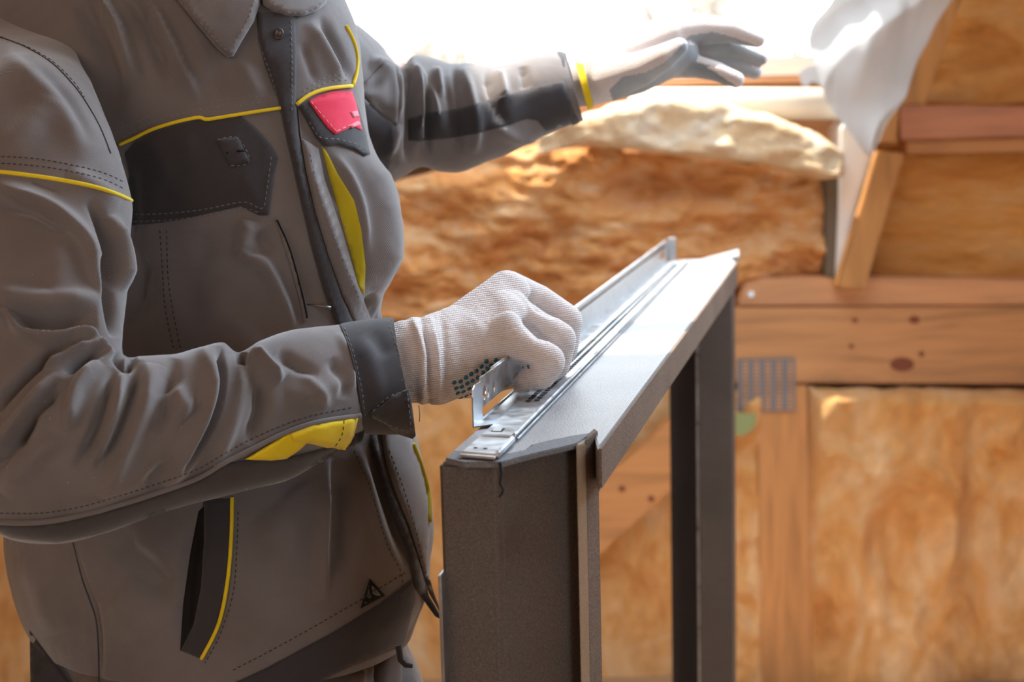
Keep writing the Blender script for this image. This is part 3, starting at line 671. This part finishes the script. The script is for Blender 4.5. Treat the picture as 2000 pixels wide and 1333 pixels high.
tor_str = [
    # shoulder and yoke pulls
    ([(195, -20), (232, 50), (258, 110), (282, 172)], 17, 13, 'b'), ([(150, -20), (190, 60), (215, 130), (232, 210)], 22, -9), ([(290, -10), (330, 70), (370, 150), (392, 205)], 15, 9, 'b'), ([(255, -10), (300, 80), (335, 165)], 14, -9),
    ([(350, 0), (390, 90), (425, 170)], 14, 3), ([(400, 110), (440, 180)], 14, -3), ([(470, 120), (505, 190)], 16, 3), ([(520, 110), (545, 190)], 12, -3),
    ([(600, 40), (640, 110), (668, 165)], 12, 5), ([(625, 30), (665, 110), (690, 160)], 9, -5), ([(590, 80), (620, 165)], 9, -3),
    # chest
    ([(285, 265), (310, 300), (330, 360)], 22, 4), ([(360, 250), (372, 300), (380, 350)], 14, 3), ([(240, 300), (250, 400), (250, 500)], 22, -9), ([(460, 480), (486, 500), (520, 514), (545, 560), (575, 640)], 16, 9, 'b'), ([(490, 430), (478, 470), (484, 498)], 16, 8), ([(505, 450), (530, 500)], 14, -4), ([(560, 430), (600, 540), (618, 610)], 12, -3),
    ([(262, 480), (275, 540), (262, 620)], 18, -7), ([(300, 530), (340, 600), (360, 660)], 30, 5), ([(420, 540), (440, 620), (520, 650)], 40, 6), ([(390, 450), (400, 520)], 22, -3),
    # left breast (far side of the chest)
    ([(690, 290), (730, 350), (752, 420), (755, 500), (738, 570)], 30, 10), ([(615, 260), (640, 360), (672, 450), (700, 560)], 11, -5), ([(632, 290), (660, 370), (690, 440), (708, 560)], 10, -6), ([(720, 575), (742, 620), (760, 640)], 10, -9), ([(655, 300), (700, 400), (712, 500)], 8, 4), ([(600, 300), (630, 400), (680, 540), (720, 620)], 8, 3),
    # below the forearm
    ([(640, 890), (640, 1000), (636, 1090), (637, 1170)], 13, 8, 'b'), ([(668, 900), (675, 1000), (668, 1130)], 26, -9), ([(520, 1000), (560, 1060), (540, 1120)], 45, 7), ([(560, 930), (580, 960)], 28, -5), ([(190, 1020), (260, 1090), (345, 1180)], 30, -9), ([(215, 1160), (300, 1240)], 40, 5), ([(55, 1080), (85, 1160), (110, 1240)], 28, 5), ([(430, 1150), (520, 1210), (650, 1180)], 40, 4), ([(700, 870), (745, 1040), (785, 1120)], 12, 4), ([(720, 880), (770, 1020), (800, 1100)], 10, -6), ([(143, 1060), (160, 1130), (188, 1210), (193, 1340)], 7, -4), ([(360, 1270), (362, 1150), (385, 1010)], 15, -8), ([(250, 1060), (330, 1080)], 20, 3)]
jacket = loft_obj('jacket', TS, 420, 520, M['cloth'], tor_str, 2.15, True, .0016, None, (0, .6)); adopt(person, jacket)
TB = bvh_of([jacket])
# ---- right sleeve (near)
RS = [(-180, 20, 20, -40, 1.43, .05), (-220, 70, 110, 45, 1.375, .068), (-230, 150, 168, 140, 1.255, .080), (-225, 230, 205, 230, 1.22, .084), (-215, 310, 238, 320, 1.20, .084), (-205, 400, 258, 400, 1.185, .082), (-200, 490, 256, 465, 1.17, .080), (-195, 580, 252, 540, 1.155, .078), (-185, 680, 246, 610, 1.14, .076), (-165, 790, 242, 655, 1.125, .074),
      (-125, 900, 240, 682, 1.115, .073), (-60, 1000, 244, 694, 1.11, .072), (20, 1052, 262, 696, 1.112, .071), (110, 1062, 300, 694, 1.118, .070), (190, 1046, 345, 690, 1.126, .069), (270, 1020, 395, 676, 1.135, .067), (350, 992, 436, 668, 1.147, .065), (430, 972, 466, 686, 1.16, .062), (500, 956, 508, 664, 1.172, .060), (565, 938, 560, 648, 1.186, .058), (625, 905, 610, 640, 1.20, .056), (680, 868, 650, 634, 1.215, .053), (712, 846, 668, 632, 1.225, .051)]
slv_str = [
    ([(-30, 640), (20, 612), (50, 652), (110, 664), (150, 652), (188, 664), (222, 692)], 11, 11, 'b'), ([(20, 598), (60, 622), (120, 634), (190, 622)], 20, -11), ([(-20, 570), (60, 590), (150, 588), (200, 590)], 22, 8),
    ([(-20, 820), (10, 775), (55, 728), (105, 688), (150, 664)], 9, -10), ([(84, 722), (130, 690), (188, 668)], 9, 8), ([(128, 730), (170, 698), (212, 682)], 8, -10), ([(100, 705), (150, 676), (200, 664)], 6, -6), ([(192, 704), (152, 760), (132, 842)], 13, 9), ([(-20, 900), (40, 820), (100, 750), (130, 735)], 14, 8), ([(20, 880), (80, 800), (120, 745)], 10, -9), ([(45, 870), (75, 820), (100, 790)], 12, 5),
    ([(225, 720), (208, 780), (185, 850), (150, 920)], 11, -8), ([(240, 730), (226, 810), (190, 900)], 12, 8), ([(272, 702), (258, 760), (232, 830), (190, 930)], 12, -9), ([(300, 710), (280, 800), (230, 900), (190, 960)], 18, 8), ([(225, 690), (245, 715), (262, 690)], 8, -8),
    ([(330, 760), (352, 790), (372, 806)], 24, 7), ([(340, 700), (330, 760), (310, 850)], 14, -5),
    ([(400, 676), (412, 740), (400, 812), (362, 890), (320, 950)], 17, 9), ([(433, 676), (436, 740), (421, 812), (384, 880), (350, 920)], 10, -13, 'b'), ([(462, 690), (468, 760), (440, 850), (400, 920)], 18, 5),
    ([(472, 688), (470, 720)], 9, -7), ([(494, 684), (518, 716), (552, 745)], 13, 9), ([(500, 735), (509, 800), (485, 868)], 14, -8), ([(540, 690), (590, 720), (620, 735)], 12, -5), ([(560, 780), (620, 765), (690, 740)], 20, 5), ([(592, 720), (612, 760), (640, 800)], 12, 3), ([(645, 700), (665, 740), (670, 780)], 12, -4), ([(660, 650), (680, 700), (690, 760)], 8, 3),
    # upper arm
    ([(0, 110), (60, 150), (130, 230), (180, 310)], 30, 7), ([(50, 120), (120, 190), (175, 290)], 13, -4), ([(-20, 360), (40, 385), (110, 420), (165, 475), (180, 530), (200, 580)], 15, 9, 'a'), ([(0, 400), (70, 412), (130, 450)], 13, -5), ([(170, 390), (196, 430), (212, 500), (225, 570)], 10, -10), ([(215, 420), (236, 500), (240, 570)], 14, 8), ([(130, 340), (175, 360), (235, 400)], 18, 4), ([(100, 470), (120, 530), (90, 560)], 30, 4), ([(196, 500), (212, 580), (226, 660)], 9, -9), ([(0, 300), (60, 250), (90, 200)], 30, 4), ([(60, 350), (120, 372)], 10, -3),
    ([(0, 960), (60, 900), (110, 850)], 20, 5), ([(-20, 930), (40, 860), (75, 820)], 12, -7), ([(120, 980), (200, 960), (300, 900)], 25, 4), ([(280, 950), (340, 900)], 14, -4)]
rsl = loft_obj('sleeve', RS, 520, 300, M['cloth'], slv_str, 2.0, False, .0012, None, (0, .4)); adopt(jacket, rsl)
RB = bvh_of([rsl])
# ---- left sleeve (far)
LS = [(560, 0, 575, 230, 1.60, .04), (640, 8, 655, 330, 1.61, .060), (690, 42, 712, 372, 1.62, .070), (742, 86, 752, 368, 1.64, .072), (782, 128, 790, 345, 1.65, .068), (808, 108, 822, 326, 1.66, .066), (840, 112, 858, 336, 1.67, .066), (880, 124, 900, 336, 1.675, .064), (920, 122, 948, 316, 1.68, .062), (965, 128, 996, 298, 1.69, .060), (1010, 116, 1040, 276, 1.70, .056), (1050, 106, 1085, 258, 1.705, .052), (1082, 102, 1118, 244, 1.71, .050), (1100, 104, 1140, 236, 1.712, .047)]
l_str = [([(792, 135), (800, 190), (802, 260), (795, 320)], 8, -10), ([(812, 130), (820, 190), (818, 260)], 6, 8), ([(806, 120), (845, 190), (862, 260)], 7, 5), ([(832, 150), (838, 200), (835, 300)], 6, -9), ([(870, 150), (880, 200), (895, 300)], 9, -6), ([(850, 130), (862, 190)], 8, 6), ([(905, 130), (920, 190), (930, 240), (925, 300)], 10, 6), ([(885, 125), (895, 210), (900, 300)], 7, -5), ([(950, 130), (960, 180), (990, 250)], 10, -5), ([(975, 135), (985, 200)], 10, 6), ([(1020, 130), (1030, 180)], 10, -4),
         ([(700, 180), (735, 205), (775, 240)], 7, -5, 'a'), ([(768, 130), (778, 180), (774, 240)], 8, 7), ([(720, 120), (750, 130), (770, 150)], 12, 6), ([(700, 250), (740, 290), (770, 330)], 16, -6), ([(745, 150), (730, 170), (700, 178)], 10, -4), ([(780, 240), (760, 300), (740, 310)], 9, 5), ([(955, 240), (1010, 270), (1060, 262)], 12, 4)]
lsl = loft_obj('sleeve', LS, 300, 200, M['cloth'], l_str, 2.0, False, .0015, None, (0, .4)); adopt(jacket, lsl)
LB = bvh_of([lsl])

# ---- jacket details on the torso
J = jacket
patch('hip_pocket_opening', [(352, 1270), (358, 1180), (372, 1080), (388, 1000), (398, 990), (400, 1080), (392, 1180), (372, 1236), (354, 1272)], TB, M['black'], J, .0012, .003)
patch('pocket_welt', [(398, 975), (452, 975), (450, 1060), (442, 1150), (424, 1228), (392, 1288), (352, 1272), (378, 1220), (392, 1150), (398, 1060)], TB, M['dark'], J, .003, .004)
cord('pocket_piping', [(453, 972), (451, 1060), (443, 1145), (426, 1222), (393, 1288)], TB, M['yellow'], J, .0018, .0025)
patch('hem_band', [(420, 1420), (436, 1345), (520, 1306), (650, 1236), (740, 1180), (806, 1132), (812, 1170), (800, 1216), (788, 1262), (690, 1300), (600, 1345), (520, 1420)], TB, M['dark'], J, .0022, .004, 9, smooth=False)
patch('hem_band', [(58, 1232), (90, 1275), (140, 1340), (180, 1420), (60, 1420)], TB, M['dark'], J, .0022, .004, 9)
bdg = patch('triangle_badge', [(722, 1131), (751, 1164), (704, 1189)], TB, M['black'], J, .0035, .003, 6, 1)
patch('badge_facet', [(724, 1140), (745, 1163), (728, 1166)], TB, flat('badge_grey', (.10, .10, .10), .35), bdg, .0060, .002, 5, .5)
patch('badge_facet', [(721, 1141), (726, 1167), (711, 1183)], TB, flat('badge_dark', (.03, .03, .03), .4), bdg, .0055, .002, 5, .5)
patch('chest_pocket_panel', [(244, 300), (262, 278), (300, 257), (350, 242), (392, 233), (400, 237), (470, 226), (500, 250), (530, 283), (543, 308), (533, 350), (524, 421), (505, 421), (470, 403), (420, 414), (360, 428), (310, 436), (256, 441), (250, 400), (252, 340)], TB, M['dark'], J, .003, .005, 6, 5, puff=.003)
TB1 = bvh_of([jacket]+[c for c in jacket.children if c.name.startswith('chest_pocket')])
patch('pen_loop', [(422, 272), (465, 268), (489, 316), (450, 325)], TB1, M['dark'], J, .0040, .003, 5, 1)
patch('pen_loop_fold', [(436, 296), (476, 291), (479, 297), (440, 302)], TB1, M['black'], J, .0062, .002, 4, .5)
cord('chest_piping', [(233, 283), (262, 270), (300, 252), (350, 237), (392, 229), (400, 234), (440, 228), (490, 220), (548, 211)], TB, M['yellow'], J, .0017, .0035)
patch('yellow_gusset', [(628, 284), (640, 300), (660, 340), (692, 392), (706, 450), (714, 520), (712, 579), (700, 560), (686, 500), (664, 420), (644, 350)], TB, M['gusset'], J, .0006, .003, 7, 4)
patch('chest_piping_flap', [(584, 208), (604, 196), (640, 186), (690, 182), (702, 214), (714, 256), (723, 301), (712, 305), (690, 292), (660, 283), (632, 286), (616, 268), (600, 238)], TB, M['dark'], J, .005, .005, 6, 4).name = 'pocket_flap'
TB2 = bvh_of([jacket]+[c for c in jacket.children if c.name.startswith('pocket_flap')])
lab = patch('red_label', [(602, 196), (622, 186), (650, 178), (688, 178), (697, 205), (708, 256), (690, 247), (655, 263), (640, 250), (622, 226)], TB2, M['red'], J, .0016, .003, 5, 3)
stitches([[(607, 198), (630, 226), (657, 257)], [(657, 257), (690, 243), (706, 250)]], bvh_of([lab]), M['redline'], lab, .0006, 9, 2)
patch('smeared_print', [(684, 219), (698, 216), (703, 228), (690, 230)], bvh_of([lab]), M['redline'], lab, .0008, .001, 4, 2)
patch('smeared_print', [(680, 246), (700, 236), (706, 243), (688, 250)], bvh_of([lab]), M['redline'], lab, .0008, .001, 4, 2)
cord('chest_piping', [(579, 204), (600, 188), (625, 177), (655, 171), (688, 168)], TB, M['yellow'], J, .0018, .004)
pl = patch('placket_shadow', [(503, 24), (520, 20), (576, 22), (579, 100), (578, 200), (583, 262), (596, 340), (616, 420), (640, 500), (668, 580), (700, 650), (712, 700), (690, 700), (660, 640), (634, 572), (608, 480), (590, 400), (572, 320), (556, 250), (545, 195), (520, 130), (506, 80)], TB, M['dark'], J, .006, .007, 6, 3)  # dark placket band, with the flap edge's shadow put into its colour
patch('placket_edge', [(581, 200), (590, 270), (622, 290), (634, 350), (668, 450), (700, 560), (735, 650), (700, 650), (668, 575), (640, 495), (616, 415), (598, 335), (586, 262)], TB, M['cloth'], J, .0055, .006, 7, 4)
patch('placket_shadow', [(732, 830), (746, 900), (768, 965), (800, 1040), (822, 1110), (838, 1165), (868, 1214), (850, 1205), (832, 1180), (812, 1150), (796, 1080), (764, 1010), (742, 940), (722, 870)], TB, M['dark'], J, .006, .007, 7, 4)  # dark strip painting the shadow along the flap edge
patch('placket_edge', [(742, 830), (800, 850), (822, 900), (836, 960), (842, 1010), (838, 1060), (834, 1110), (848, 1160), (868, 1212), (838, 1160), (822, 1100), (800, 1030), (770, 955), (752, 895)], TB, M['cloth'], J, .008, .007, 7, 4)
cord('gusset_piping', [(806, 868), (822, 910), (836, 965), (838, 1020)], TB, M['gusset'], J, .0030, .006)
# snap button
btn = cast(TB, 545, 66); n_ = (CAM-btn[0])/np.linalg.norm(CAM-btn[0])
c_ = P(545, 66, np.dot(btn[0]-CAM, fw)-.0085); V = []
for (r_, h_) in ((.0052, -.004), (.0055, .0005), (.0046, .0018), (.0036, .0008), (.0001, .0010)):
    for a in np.linspace(0, 2*math.pi, 25)[:-1]: V.append(c_+n_*h_+RT*r_*.8*math.cos(a)+UP*r_*math.sin(a))
o = mesh_obj('snap_button', V, grid_faces(5, 24), M['button']); adopt(J, o)
# zip pocket
patch('zip_welt', [(537, 428), (548, 436), (566, 478), (582, 530), (597, 590), (602, 622), (594, 632), (588, 600), (574, 545), (556, 485)], TB, M['cloth'], J, .0025, .004, 6, 4)
cord('zip_slit', [(541, 430), (562, 476), (578, 528), (594, 590), (600, 622)], TB, M['black'], J, .0009, .0028)
zz = cast(TB, 600, 598); zd = np.dot(zz[0]-CAM, fw)-.006
o = mesh_obj('zip_pull', *tube_vf([P(600, 595, zd), P(618, 597, zd-.002), P(636, 600, zd-.002), P(646, 602, zd-.001)], [.0007, .0008, .0015, .0017], 8), M['nickel']); adopt(J, o)
# collar
cl = [patch('collar', [(300, -120), (335, -40), (350, 5), (388, 52), (425, 96), (446, 113), (456, 110), (474, 78), (496, 42), (507, 8), (506, -60), (490, -120)], TB, M['cloth'], J, .014, .006, 8, 8),
      patch('collar', [(506, -120), (508, -20), (514, 10), (532, 22), (560, 31), (588, 32), (618, 23), (638, 6), (646, -20), (640, -120)], TB, M['cloth'], J, .012, .006, 8, 6)]
CB = bvh_of(cl)
stitches([[(392, 44), (446, 100), (462, 76), (484, 38), (496, 0)], [(560, 24), (590, 25), (614, 17), (630, 2)]], CB, M['thread'], J)
# seams / thread
AB = bvh_of([jacket]+[c for c in jacket.children if c.type == 'MESH' and c.name.split('.')[0] not in ('sleeve', 'stitching')])
stitches([[(240, 268), (300, 238), (392, 214), (470, 206), (545, 196)], [(236, 252), (300, 224), (380, 203), (460, 193), (540, 186)],
          [(264, 419), (330, 417), (400, 409), (475, 395), (512, 407), (521, 370), (530, 305)], [(262, 433), (330, 430), (400, 421), (470, 407), (505, 415)],
          [(424, 273), (464, 270), (487, 316), (451, 324)], [(508, 90), (530, 150), (545, 200)], [(568, 40), (570, 120), (570, 220)],
          [(590, 190), (640, 160), (685, 157)], [(590, 180), (640, 150), (685, 147)], [(606, 300), (630, 400), (668, 500), (705, 590)],
          [(604, 238), (625, 268), (660, 272), (700, 283), (716, 295)]], AB, M['thread'], J, .00045)
stitches([[(312, 450), (318, 540), (322, 600), (338, 680)], [(325, 450), (328, 540), (336, 600), (352, 680)], [(692, 880), (725, 960), (755, 1060), (785, 1125), (778, 1180)], [(455, 1310), (560, 1255), (700, 1175), (790, 1120)], [(465, 1000), (462, 1080), (455, 1160), (430, 1240), (400, 1296)], [(760, 880), (790, 960), (815, 1050), (830, 1120)]], AB, M['dthread'], J, .0006)
cord('side_seam', [(143, 1060), (160, 1130), (176, 1175), (188, 1215), (193, 1290), (193, 1400)], TB, M['dthread'], J, .0008, -.0002)
# ---- details on the near sleeve
under = patch('under_sleeve_panel', [(-60, 1006), (0, 1022), (80, 1021), (160, 1008), (230, 990), (300, 968), (384, 938), (440, 905), (480, 900), (560, 895), (640, 875), (690, 850), (700, 846), (712, 842), (708, 862), (650, 892), (566, 936), (500, 954), (430, 971), (350, 991), (270, 1019), (190, 1045), (110, 1061), (20, 1052), (-40, 1020)], RB, M['dark'], rsl, .0045, .006, 6, 4)
patch('yellow_gusset', [(478, 898), (520, 872), (560, 848), (620, 828), (693, 816), (700, 816), (690, 862), (674, 880), (640, 876), (600, 866), (585, 880), (560, 897), (530, 902)], RB, M['yellow'], rsl, .0060, .007, 5, 4)
RG = bvh_of([c for c in rsl.children if c.name.startswith('yellow')])
patch('gusset_tab', [(566, 848), (620, 828), (694, 816), (690, 860), (672, 880), (640, 873), (596, 866), (572, 862)], RG, M['yellow'], rsl, .0045, .005, 6, 3)
stitches([[(672, 822), (668, 850), (655, 872)]], bvh_of([c for c in rsl.children if 'gusset' in c.name]), M['dthread'], rsl, .0006)
cord('sleeve_edge', [(-40, 1016), (20, 1022), (90, 1020), (165, 1006), (230, 988), (300, 966), (384, 936), (440, 904), (500, 874), (560, 845), (625, 824), (706, 812)], RB, M['cloth'], rsl, .0020, .0045)
cord('sleeve_piping', [(-60, 333), (0, 336), (60, 343), (120, 352), (180, 364), (225, 378), (257, 392)], RB, M['yellow'], rsl, .0017, .0006)
stitches([[(-20, 318), (60, 323), (130, 333), (200, 350), (244, 370)], [(-20, 305), (60, 309), (130, 320), (200, 337), (240, 355)], [(0, 74), (50, 90), (100, 118), (140, 155), (165, 190)], [(0, 1003), (80, 1003), (160, 990), (240, 967), (310, 945), (384, 918), (450, 880), (520, 845), (600, 815), (690, 796)]], RB, M['dthread'], rsl, .0006)
cord('armhole_seam', [(-30, 60), (0, 72), (50, 92), (100, 122), (140, 162), (168, 200), (196, 250), (216, 300)], RB, M['dthread'], rsl, .0008, .0002)
# cuff
CS = [(712, 848, 664, 632, 1.226, .052), (726, 850, 684, 628, 1.232, .052), (750, 850, 716, 624, 1.24, .052), (785, 850, 745, 621, 1.25, .052), (808, 852, 768, 620, 1.258, .052)]
cuff = loft_obj('cuff', CS, 60, 260, M['dark'], [([(690, 660), (720, 700), (740, 790)], 22, 2), ([(720, 640), (760, 700)], 18, -2)], 2.0, False, .0008, None, (.4, .9)); adopt(rsl, cuff)
QB = bvh_of([cuff])
patch('cuff_tab', [(722, 806), (740, 796), (765, 775), (790, 762), (800, 760), (806, 800), (812, 852), (806, 858), (780, 850), (750, 828), (730, 818)], QB, M['dark'], cuff, .006, .006, 6, 4)
stitches([[(757, 626), (776, 680), (790, 740), (798, 790), (803, 840)], [(672, 640), (690, 690), (704, 750), (712, 805)], [(728, 804), (760, 776), (796, 762)], [(728, 816), (760, 830), (800, 848)]], bvh_of([cuff]+list(cuff.children)), M['thread'], cuff, .0005)
cord('cuff_seam', [(665, 636), (682, 680), (696, 735), (706, 790), (712, 812)], bvh_of([cuff, rsl]), M['dthread'], cuff, .0011, .0004)
# ---- details on the far sleeve
patch('dark_stripe', [(796, 232), (840, 220), (900, 211), (960, 193), (1020, 176), (1070, 163), (1100, 158), (1116, 200), (1124, 238), (1090, 252), (1066, 256), (1050, 236), (1030, 232), (980, 248), (930, 262), (880, 270), (820, 276), (798, 275)], LB, M['dark'], lsl, .0015, .003, 7, 4)
cord('shoulder_piping', [(676, 50), (690, 78), (698, 110), (697, 140), (689, 168)], bvh_of([jacket, lsl]), M['yellow'], lsl, .0020, .002)
patch('armhole_flap', [(700, 176), (724, 150), (752, 120), (772, 128), (780, 180), (776, 244), (750, 226), (722, 204)], LB, M['cloth'], lsl, .004, .004, 7, 5)
patch('dark_panel', [(700, 184), (724, 208), (748, 228), (772, 246), (768, 300), (756, 345), (738, 320), (722, 280), (708, 230)], LB, M['dark'], lsl, .0015, .003, 7, 5)
LC = [(1100, 106, 1132, 238, 1.714, .044), (1116, 104, 1146, 226, 1.716, .041), (1126, 106, 1152, 216, 1.717, .038)]
lc = loft_obj('cuff', [(1088, 100, 1118, 246, 1.712, .050), (1094, 100, 1124, 244, 1.712, .050), (1100, 101, 1128, 242, 1.713, .049), (1106, 104, 1134, 238, 1.714, .048)], 20, 120, M['dark'], (), 2.0, False, .0005, None, (.5, .5)); adopt(lsl, lc)

# ---- right glove
HG = [
    [px(770, 712, 1.262, 76), px(810, 706, 1.268, 82), px(860, 700, 1.285, 78)],
    [px(800, 706, 1.268, 82), px(850, 690, 1.285, 76), px(905, 652, 1.31, 60), px(990, 575, 1.35, 46)],
    [px(850, 710, 1.285, 80), px(920, 676, 1.295, 68), px(985, 622, 1.32, 50)],
    [px(850, 712, 1.285, 80), px(930, 700, 1.29, 60), px(990, 662, 1.295, 44)],
    [px(990, 574, 1.365, 46), px(1050, 592, 1.372, 36), px(1102, 628, 1.372, 36), px(1100, 680, 1.376, 30), px(1080, 710, 1.376, 26)],
    [px(995, 608, 1.33, 42), px(1046, 634, 1.325, 34), px(1090, 664, 1.318, 36), px(1085, 712, 1.322, 29), px(1060, 730, 1.325, 26)],
    [px(990, 655, 1.285, 42), px(1030, 682, 1.27, 34), px(1068, 706, 1.258, 36), px(1058, 732, 1.262, 29), px(1030, 742, 1.27, 22), px(1016, 752, 1.28, 16)],
    [px(875, 730, 1.30, 52), px(930, 745, 1.335, 32), px(985, 735, 1.345, 28), px(1040, 725, 1.34, 24)],
]
glove = blob('glove', HG, .0013, M['glove'], 3, .5); adopt(person, glove)
gs = [([(804, 618), (824, 690), (824, 795)], 7, 6.5), ([(820, 615), (838, 690), (838, 795)], 5, -5), ([(838, 612), (854, 690), (856, 795)], 5, 2.5), ([(858, 605), (872, 690), (872, 780)], 6, -2.5),
      ([(1030, 574), (1052, 602), (1090, 618)], 7, -4), ([(1020, 620), (1046, 652), (1072, 662)], 7, -5), ([(925, 722), (980, 714), (1015, 716), (1040, 716)], 8, -4), ([(960, 560), (990, 600), (1000, 640)], 18, 3), ([(870, 640), (950, 640)], 20, 1.5)]
sculpt_obj(glove, gs); set_planar_uv(glove, math.radians(-8), 1.29)
GB = bvh_of([glove]); L_ = []
ds_ = [(700+a*.3376, 450+b*.3376) for a, b in [(555,882),(590,875),(622,852),(652,832),(682,815),(712,788),(740,758),(795,752),(858,745),(566,915),(598,906),(630,887),(660,872),(690,853),(722,826),(745,802),(765,782),(575,943),(608,935),(642,918),(672,902),(593,968),(625,958),(655,945),(637,972),(665,965),(880,770),(985,790),(945,795),(905,805),(830,775),(850,800)]]
for k, (x, y) in enumerate(ds_):
    h = cast(GB, x, y)
    if h is None: continue
    n_ = h[1]*(1 if np.dot(h[1], CAM-h[0]) > 0 else -1); n_ /= np.linalg.norm(n_); a1 = np.cross(n_, UP); a1 /= np.linalg.norm(a1); a2 = np.cross(n_, a1); V = []
    for (r_, h_) in ((.0023, -.0005), (.0021, .0006), (.0011, .0011), (.0001, .0012)):
        for a in np.linspace(0, 2*math.pi, 11)[:-1]: V.append(h[0]+n_*h_+a1*r_*math.cos(a)+a2*r_*math.sin(a))
    o = mesh_obj('grip_dot', V, grid_faces(4, 10), M['dots']); adopt(glove, o)
# fluff and wood chips on the glove
def chips(bv, parent, n, box, name, mat, lr, rr, sd_=1, curl=0.):
    R = random.Random(sd_); L = []
    while len(L) < n:
        x = R.uniform(box[0], box[2]); y = R.uniform(box[1], box[3]); h = cast(bv, x, y)
        if h is None: n -= 1; continue
        q = h[0]+np.array([R.uniform(-1, 1), R.uniform(-1, 1), R.uniform(-1, 1)])*.0002; d = np.array([R.gauss(0, 1) for _ in range(3)]); nn = np.array(h[1]); d -= nn*np.dot(d, nn)*(1-curl); d /= np.linalg.norm(d)+1e-9; l = R.uniform(*lr)
        L.append(tube_vf([q-nn*.0001, q+d*l*.5+nn*.0008, q+d*l+nn*.0006], [rr*.6, rr, rr*.5], 3))
    o = mesh_obj(name, *join_vf(L), mat); adopt(parent, o); tag(o, kind='stuff')
chips(GB, glove, 60, (840, 560, 1120, 760), 'wood_chips', M['sawdust'], (.002, .006), .0003)
chips(GB, glove, 5200, (770, 520, 1145, 805), 'cotton_fluff', flat('cotton_fibre', (.8, .75, .72)), (.0012, .003), .00006, 3, 1.2)
chips(bvh_of([rsl, cuff]), rsl, 60, (0, 450, 800, 1040), 'dust_specks', M['sawdust'], (.0004, .0012), .00025, 5)
o = mesh_obj('loose_thread', *tube_vf([P(818, 792, 1.24), P(820, 806, 1.24), P(819, 824, 1.239)], .0005, 5), M['sawdust']); adopt(glove, o)
# ---- left glove
LG = [
    [px(1096, 172, 1.712, 44), px(1150, 156, 1.715, 48), px(1190, 142, 1.718, 50)],
    [px(1150, 146, 1.715, 46), px(1230, 104, 1.72, 44), px(1305, 72, 1.725, 40)],
    [px(1150, 162, 1.715, 46), px(1240, 136, 1.72, 48), px(1325, 104, 1.73, 40)],
    [px(1305, 68, 1.725, 38), px(1365, 58, 1.73, 30), px(1425, 60, 1.735, 24), px(1480, 78, 1.74, 15)],
    [px(1312, 92, 1.745, 32), px(1372, 88, 1.757, 24), px(1432, 94, 1.765, 20), px(1486, 114, 1.77, 14)],
    [px(1320, 108, 1.75, 30), px(1372, 108, 1.765, 22), px(1425, 120, 1.772, 18), px(1474, 142, 1.775, 14)],
    [px(1312, 122, 1.74, 30), px(1360, 130, 1.73, 22), px(1400, 140, 1.725, 19), px(1438, 156, 1.725, 16)],
    [px(1190, 156, 1.700, 42), px(1250, 136, 1.675, 34), px(1295, 112, 1.662, 26), px(1326, 92, 1.660, 18)],
]
lg = blob('glove', LG, .0018, M['glove'], 4, .5); adopt(person, lg); set_planar_uv(lg, math.radians(-12), 1.72)
# palm side of the far glove, grey-blue on its downward faces
M['palm'] = fabric('grey_palm', (.30, .33, .35), .4, False, .35)
me = lg.data; me.materials.append(M['palm']); palm_poly = [(1190, 176), (1215, 150), (1260, 142), (1300, 120), (1338, 82), (1345, 70), (1390, 62), (1430, 72), (1486, 92), (1500, 130), (1480, 150), (1440, 150), (1405, 128), (1380, 130), (1440, 170), (1380, 160), (1330, 150), (1250, 200), (1200, 206)]
V = np.array([v.co for v in me.vertices]); 
cen = np.array([p.center for p in me.polygons]); nor = np.array([p.normal for p in me.polygons]); x_, y_, d_ = proj(cen)
msk = inpoly(x_, y_, palm_poly) & (nor[:, 1] < .3) & (nor[:, 2] < .35)
me.polygons.foreach_set('material_index', msk.astype(np.int32)); me.update()
rg = loft_obj('wrist_band', [(1122, 116, 1148, 216, 1.714, .0405), (1130, 114, 1155, 212, 1.716, .0400), (1136, 112, 1160, 209, 1.717, .0395)], 10, 80, M['yellow'], (), 2, False, .0002, None, (.3, .3)); adopt(lg, rg)

# ---- trousers
TR = [(60, 1150, 770, 1150, 1.46, .150), (70, 1240, 790, 1240, 1.46, .155), (70, 1320, 822, 1320, 1.46, .16), (90, 1420, 840, 1420, 1.46, .165), (100, 1520, 820, 1520, 1.46, .16)]
tr_ = loft_obj('trousers', TR, 120, 240, M['trouser'], [([(745, 1260), (742, 1333), (745, 1400)], 7, -9), ([(700, 1290), (705, 1400)], 10, 5), ([(790, 1230), (800, 1300), (795, 1400)], 9, -7)], 2.2, True, .002); adopt(person, tr_)
for sgn, hyy in ((-1, .11), (1, .12)):
    l_ = blob('trouser_leg', [[(W3(hx-.02, hy+sgn*.085, .93), .118), (W3(hx, hy+sgn*(hyy-.005), .52), .085), (W3(hx-.02, hy+sgn*hyy, .13), .074)]], .010, M['trouser']); adopt(tr_, l_)
UB = bvh_of([tr_])
# buckle strap hanging in front of the thigh
o = mesh_obj('strap_hook', *tube_vf([P(778, 1262, 1.30), P(782, 1290, 1.30), P(792, 1300, 1.30), P(806, 1302, 1.30)], [.003, .003, .0026, .002], 8), M['dark']); adopt(tr_, o)
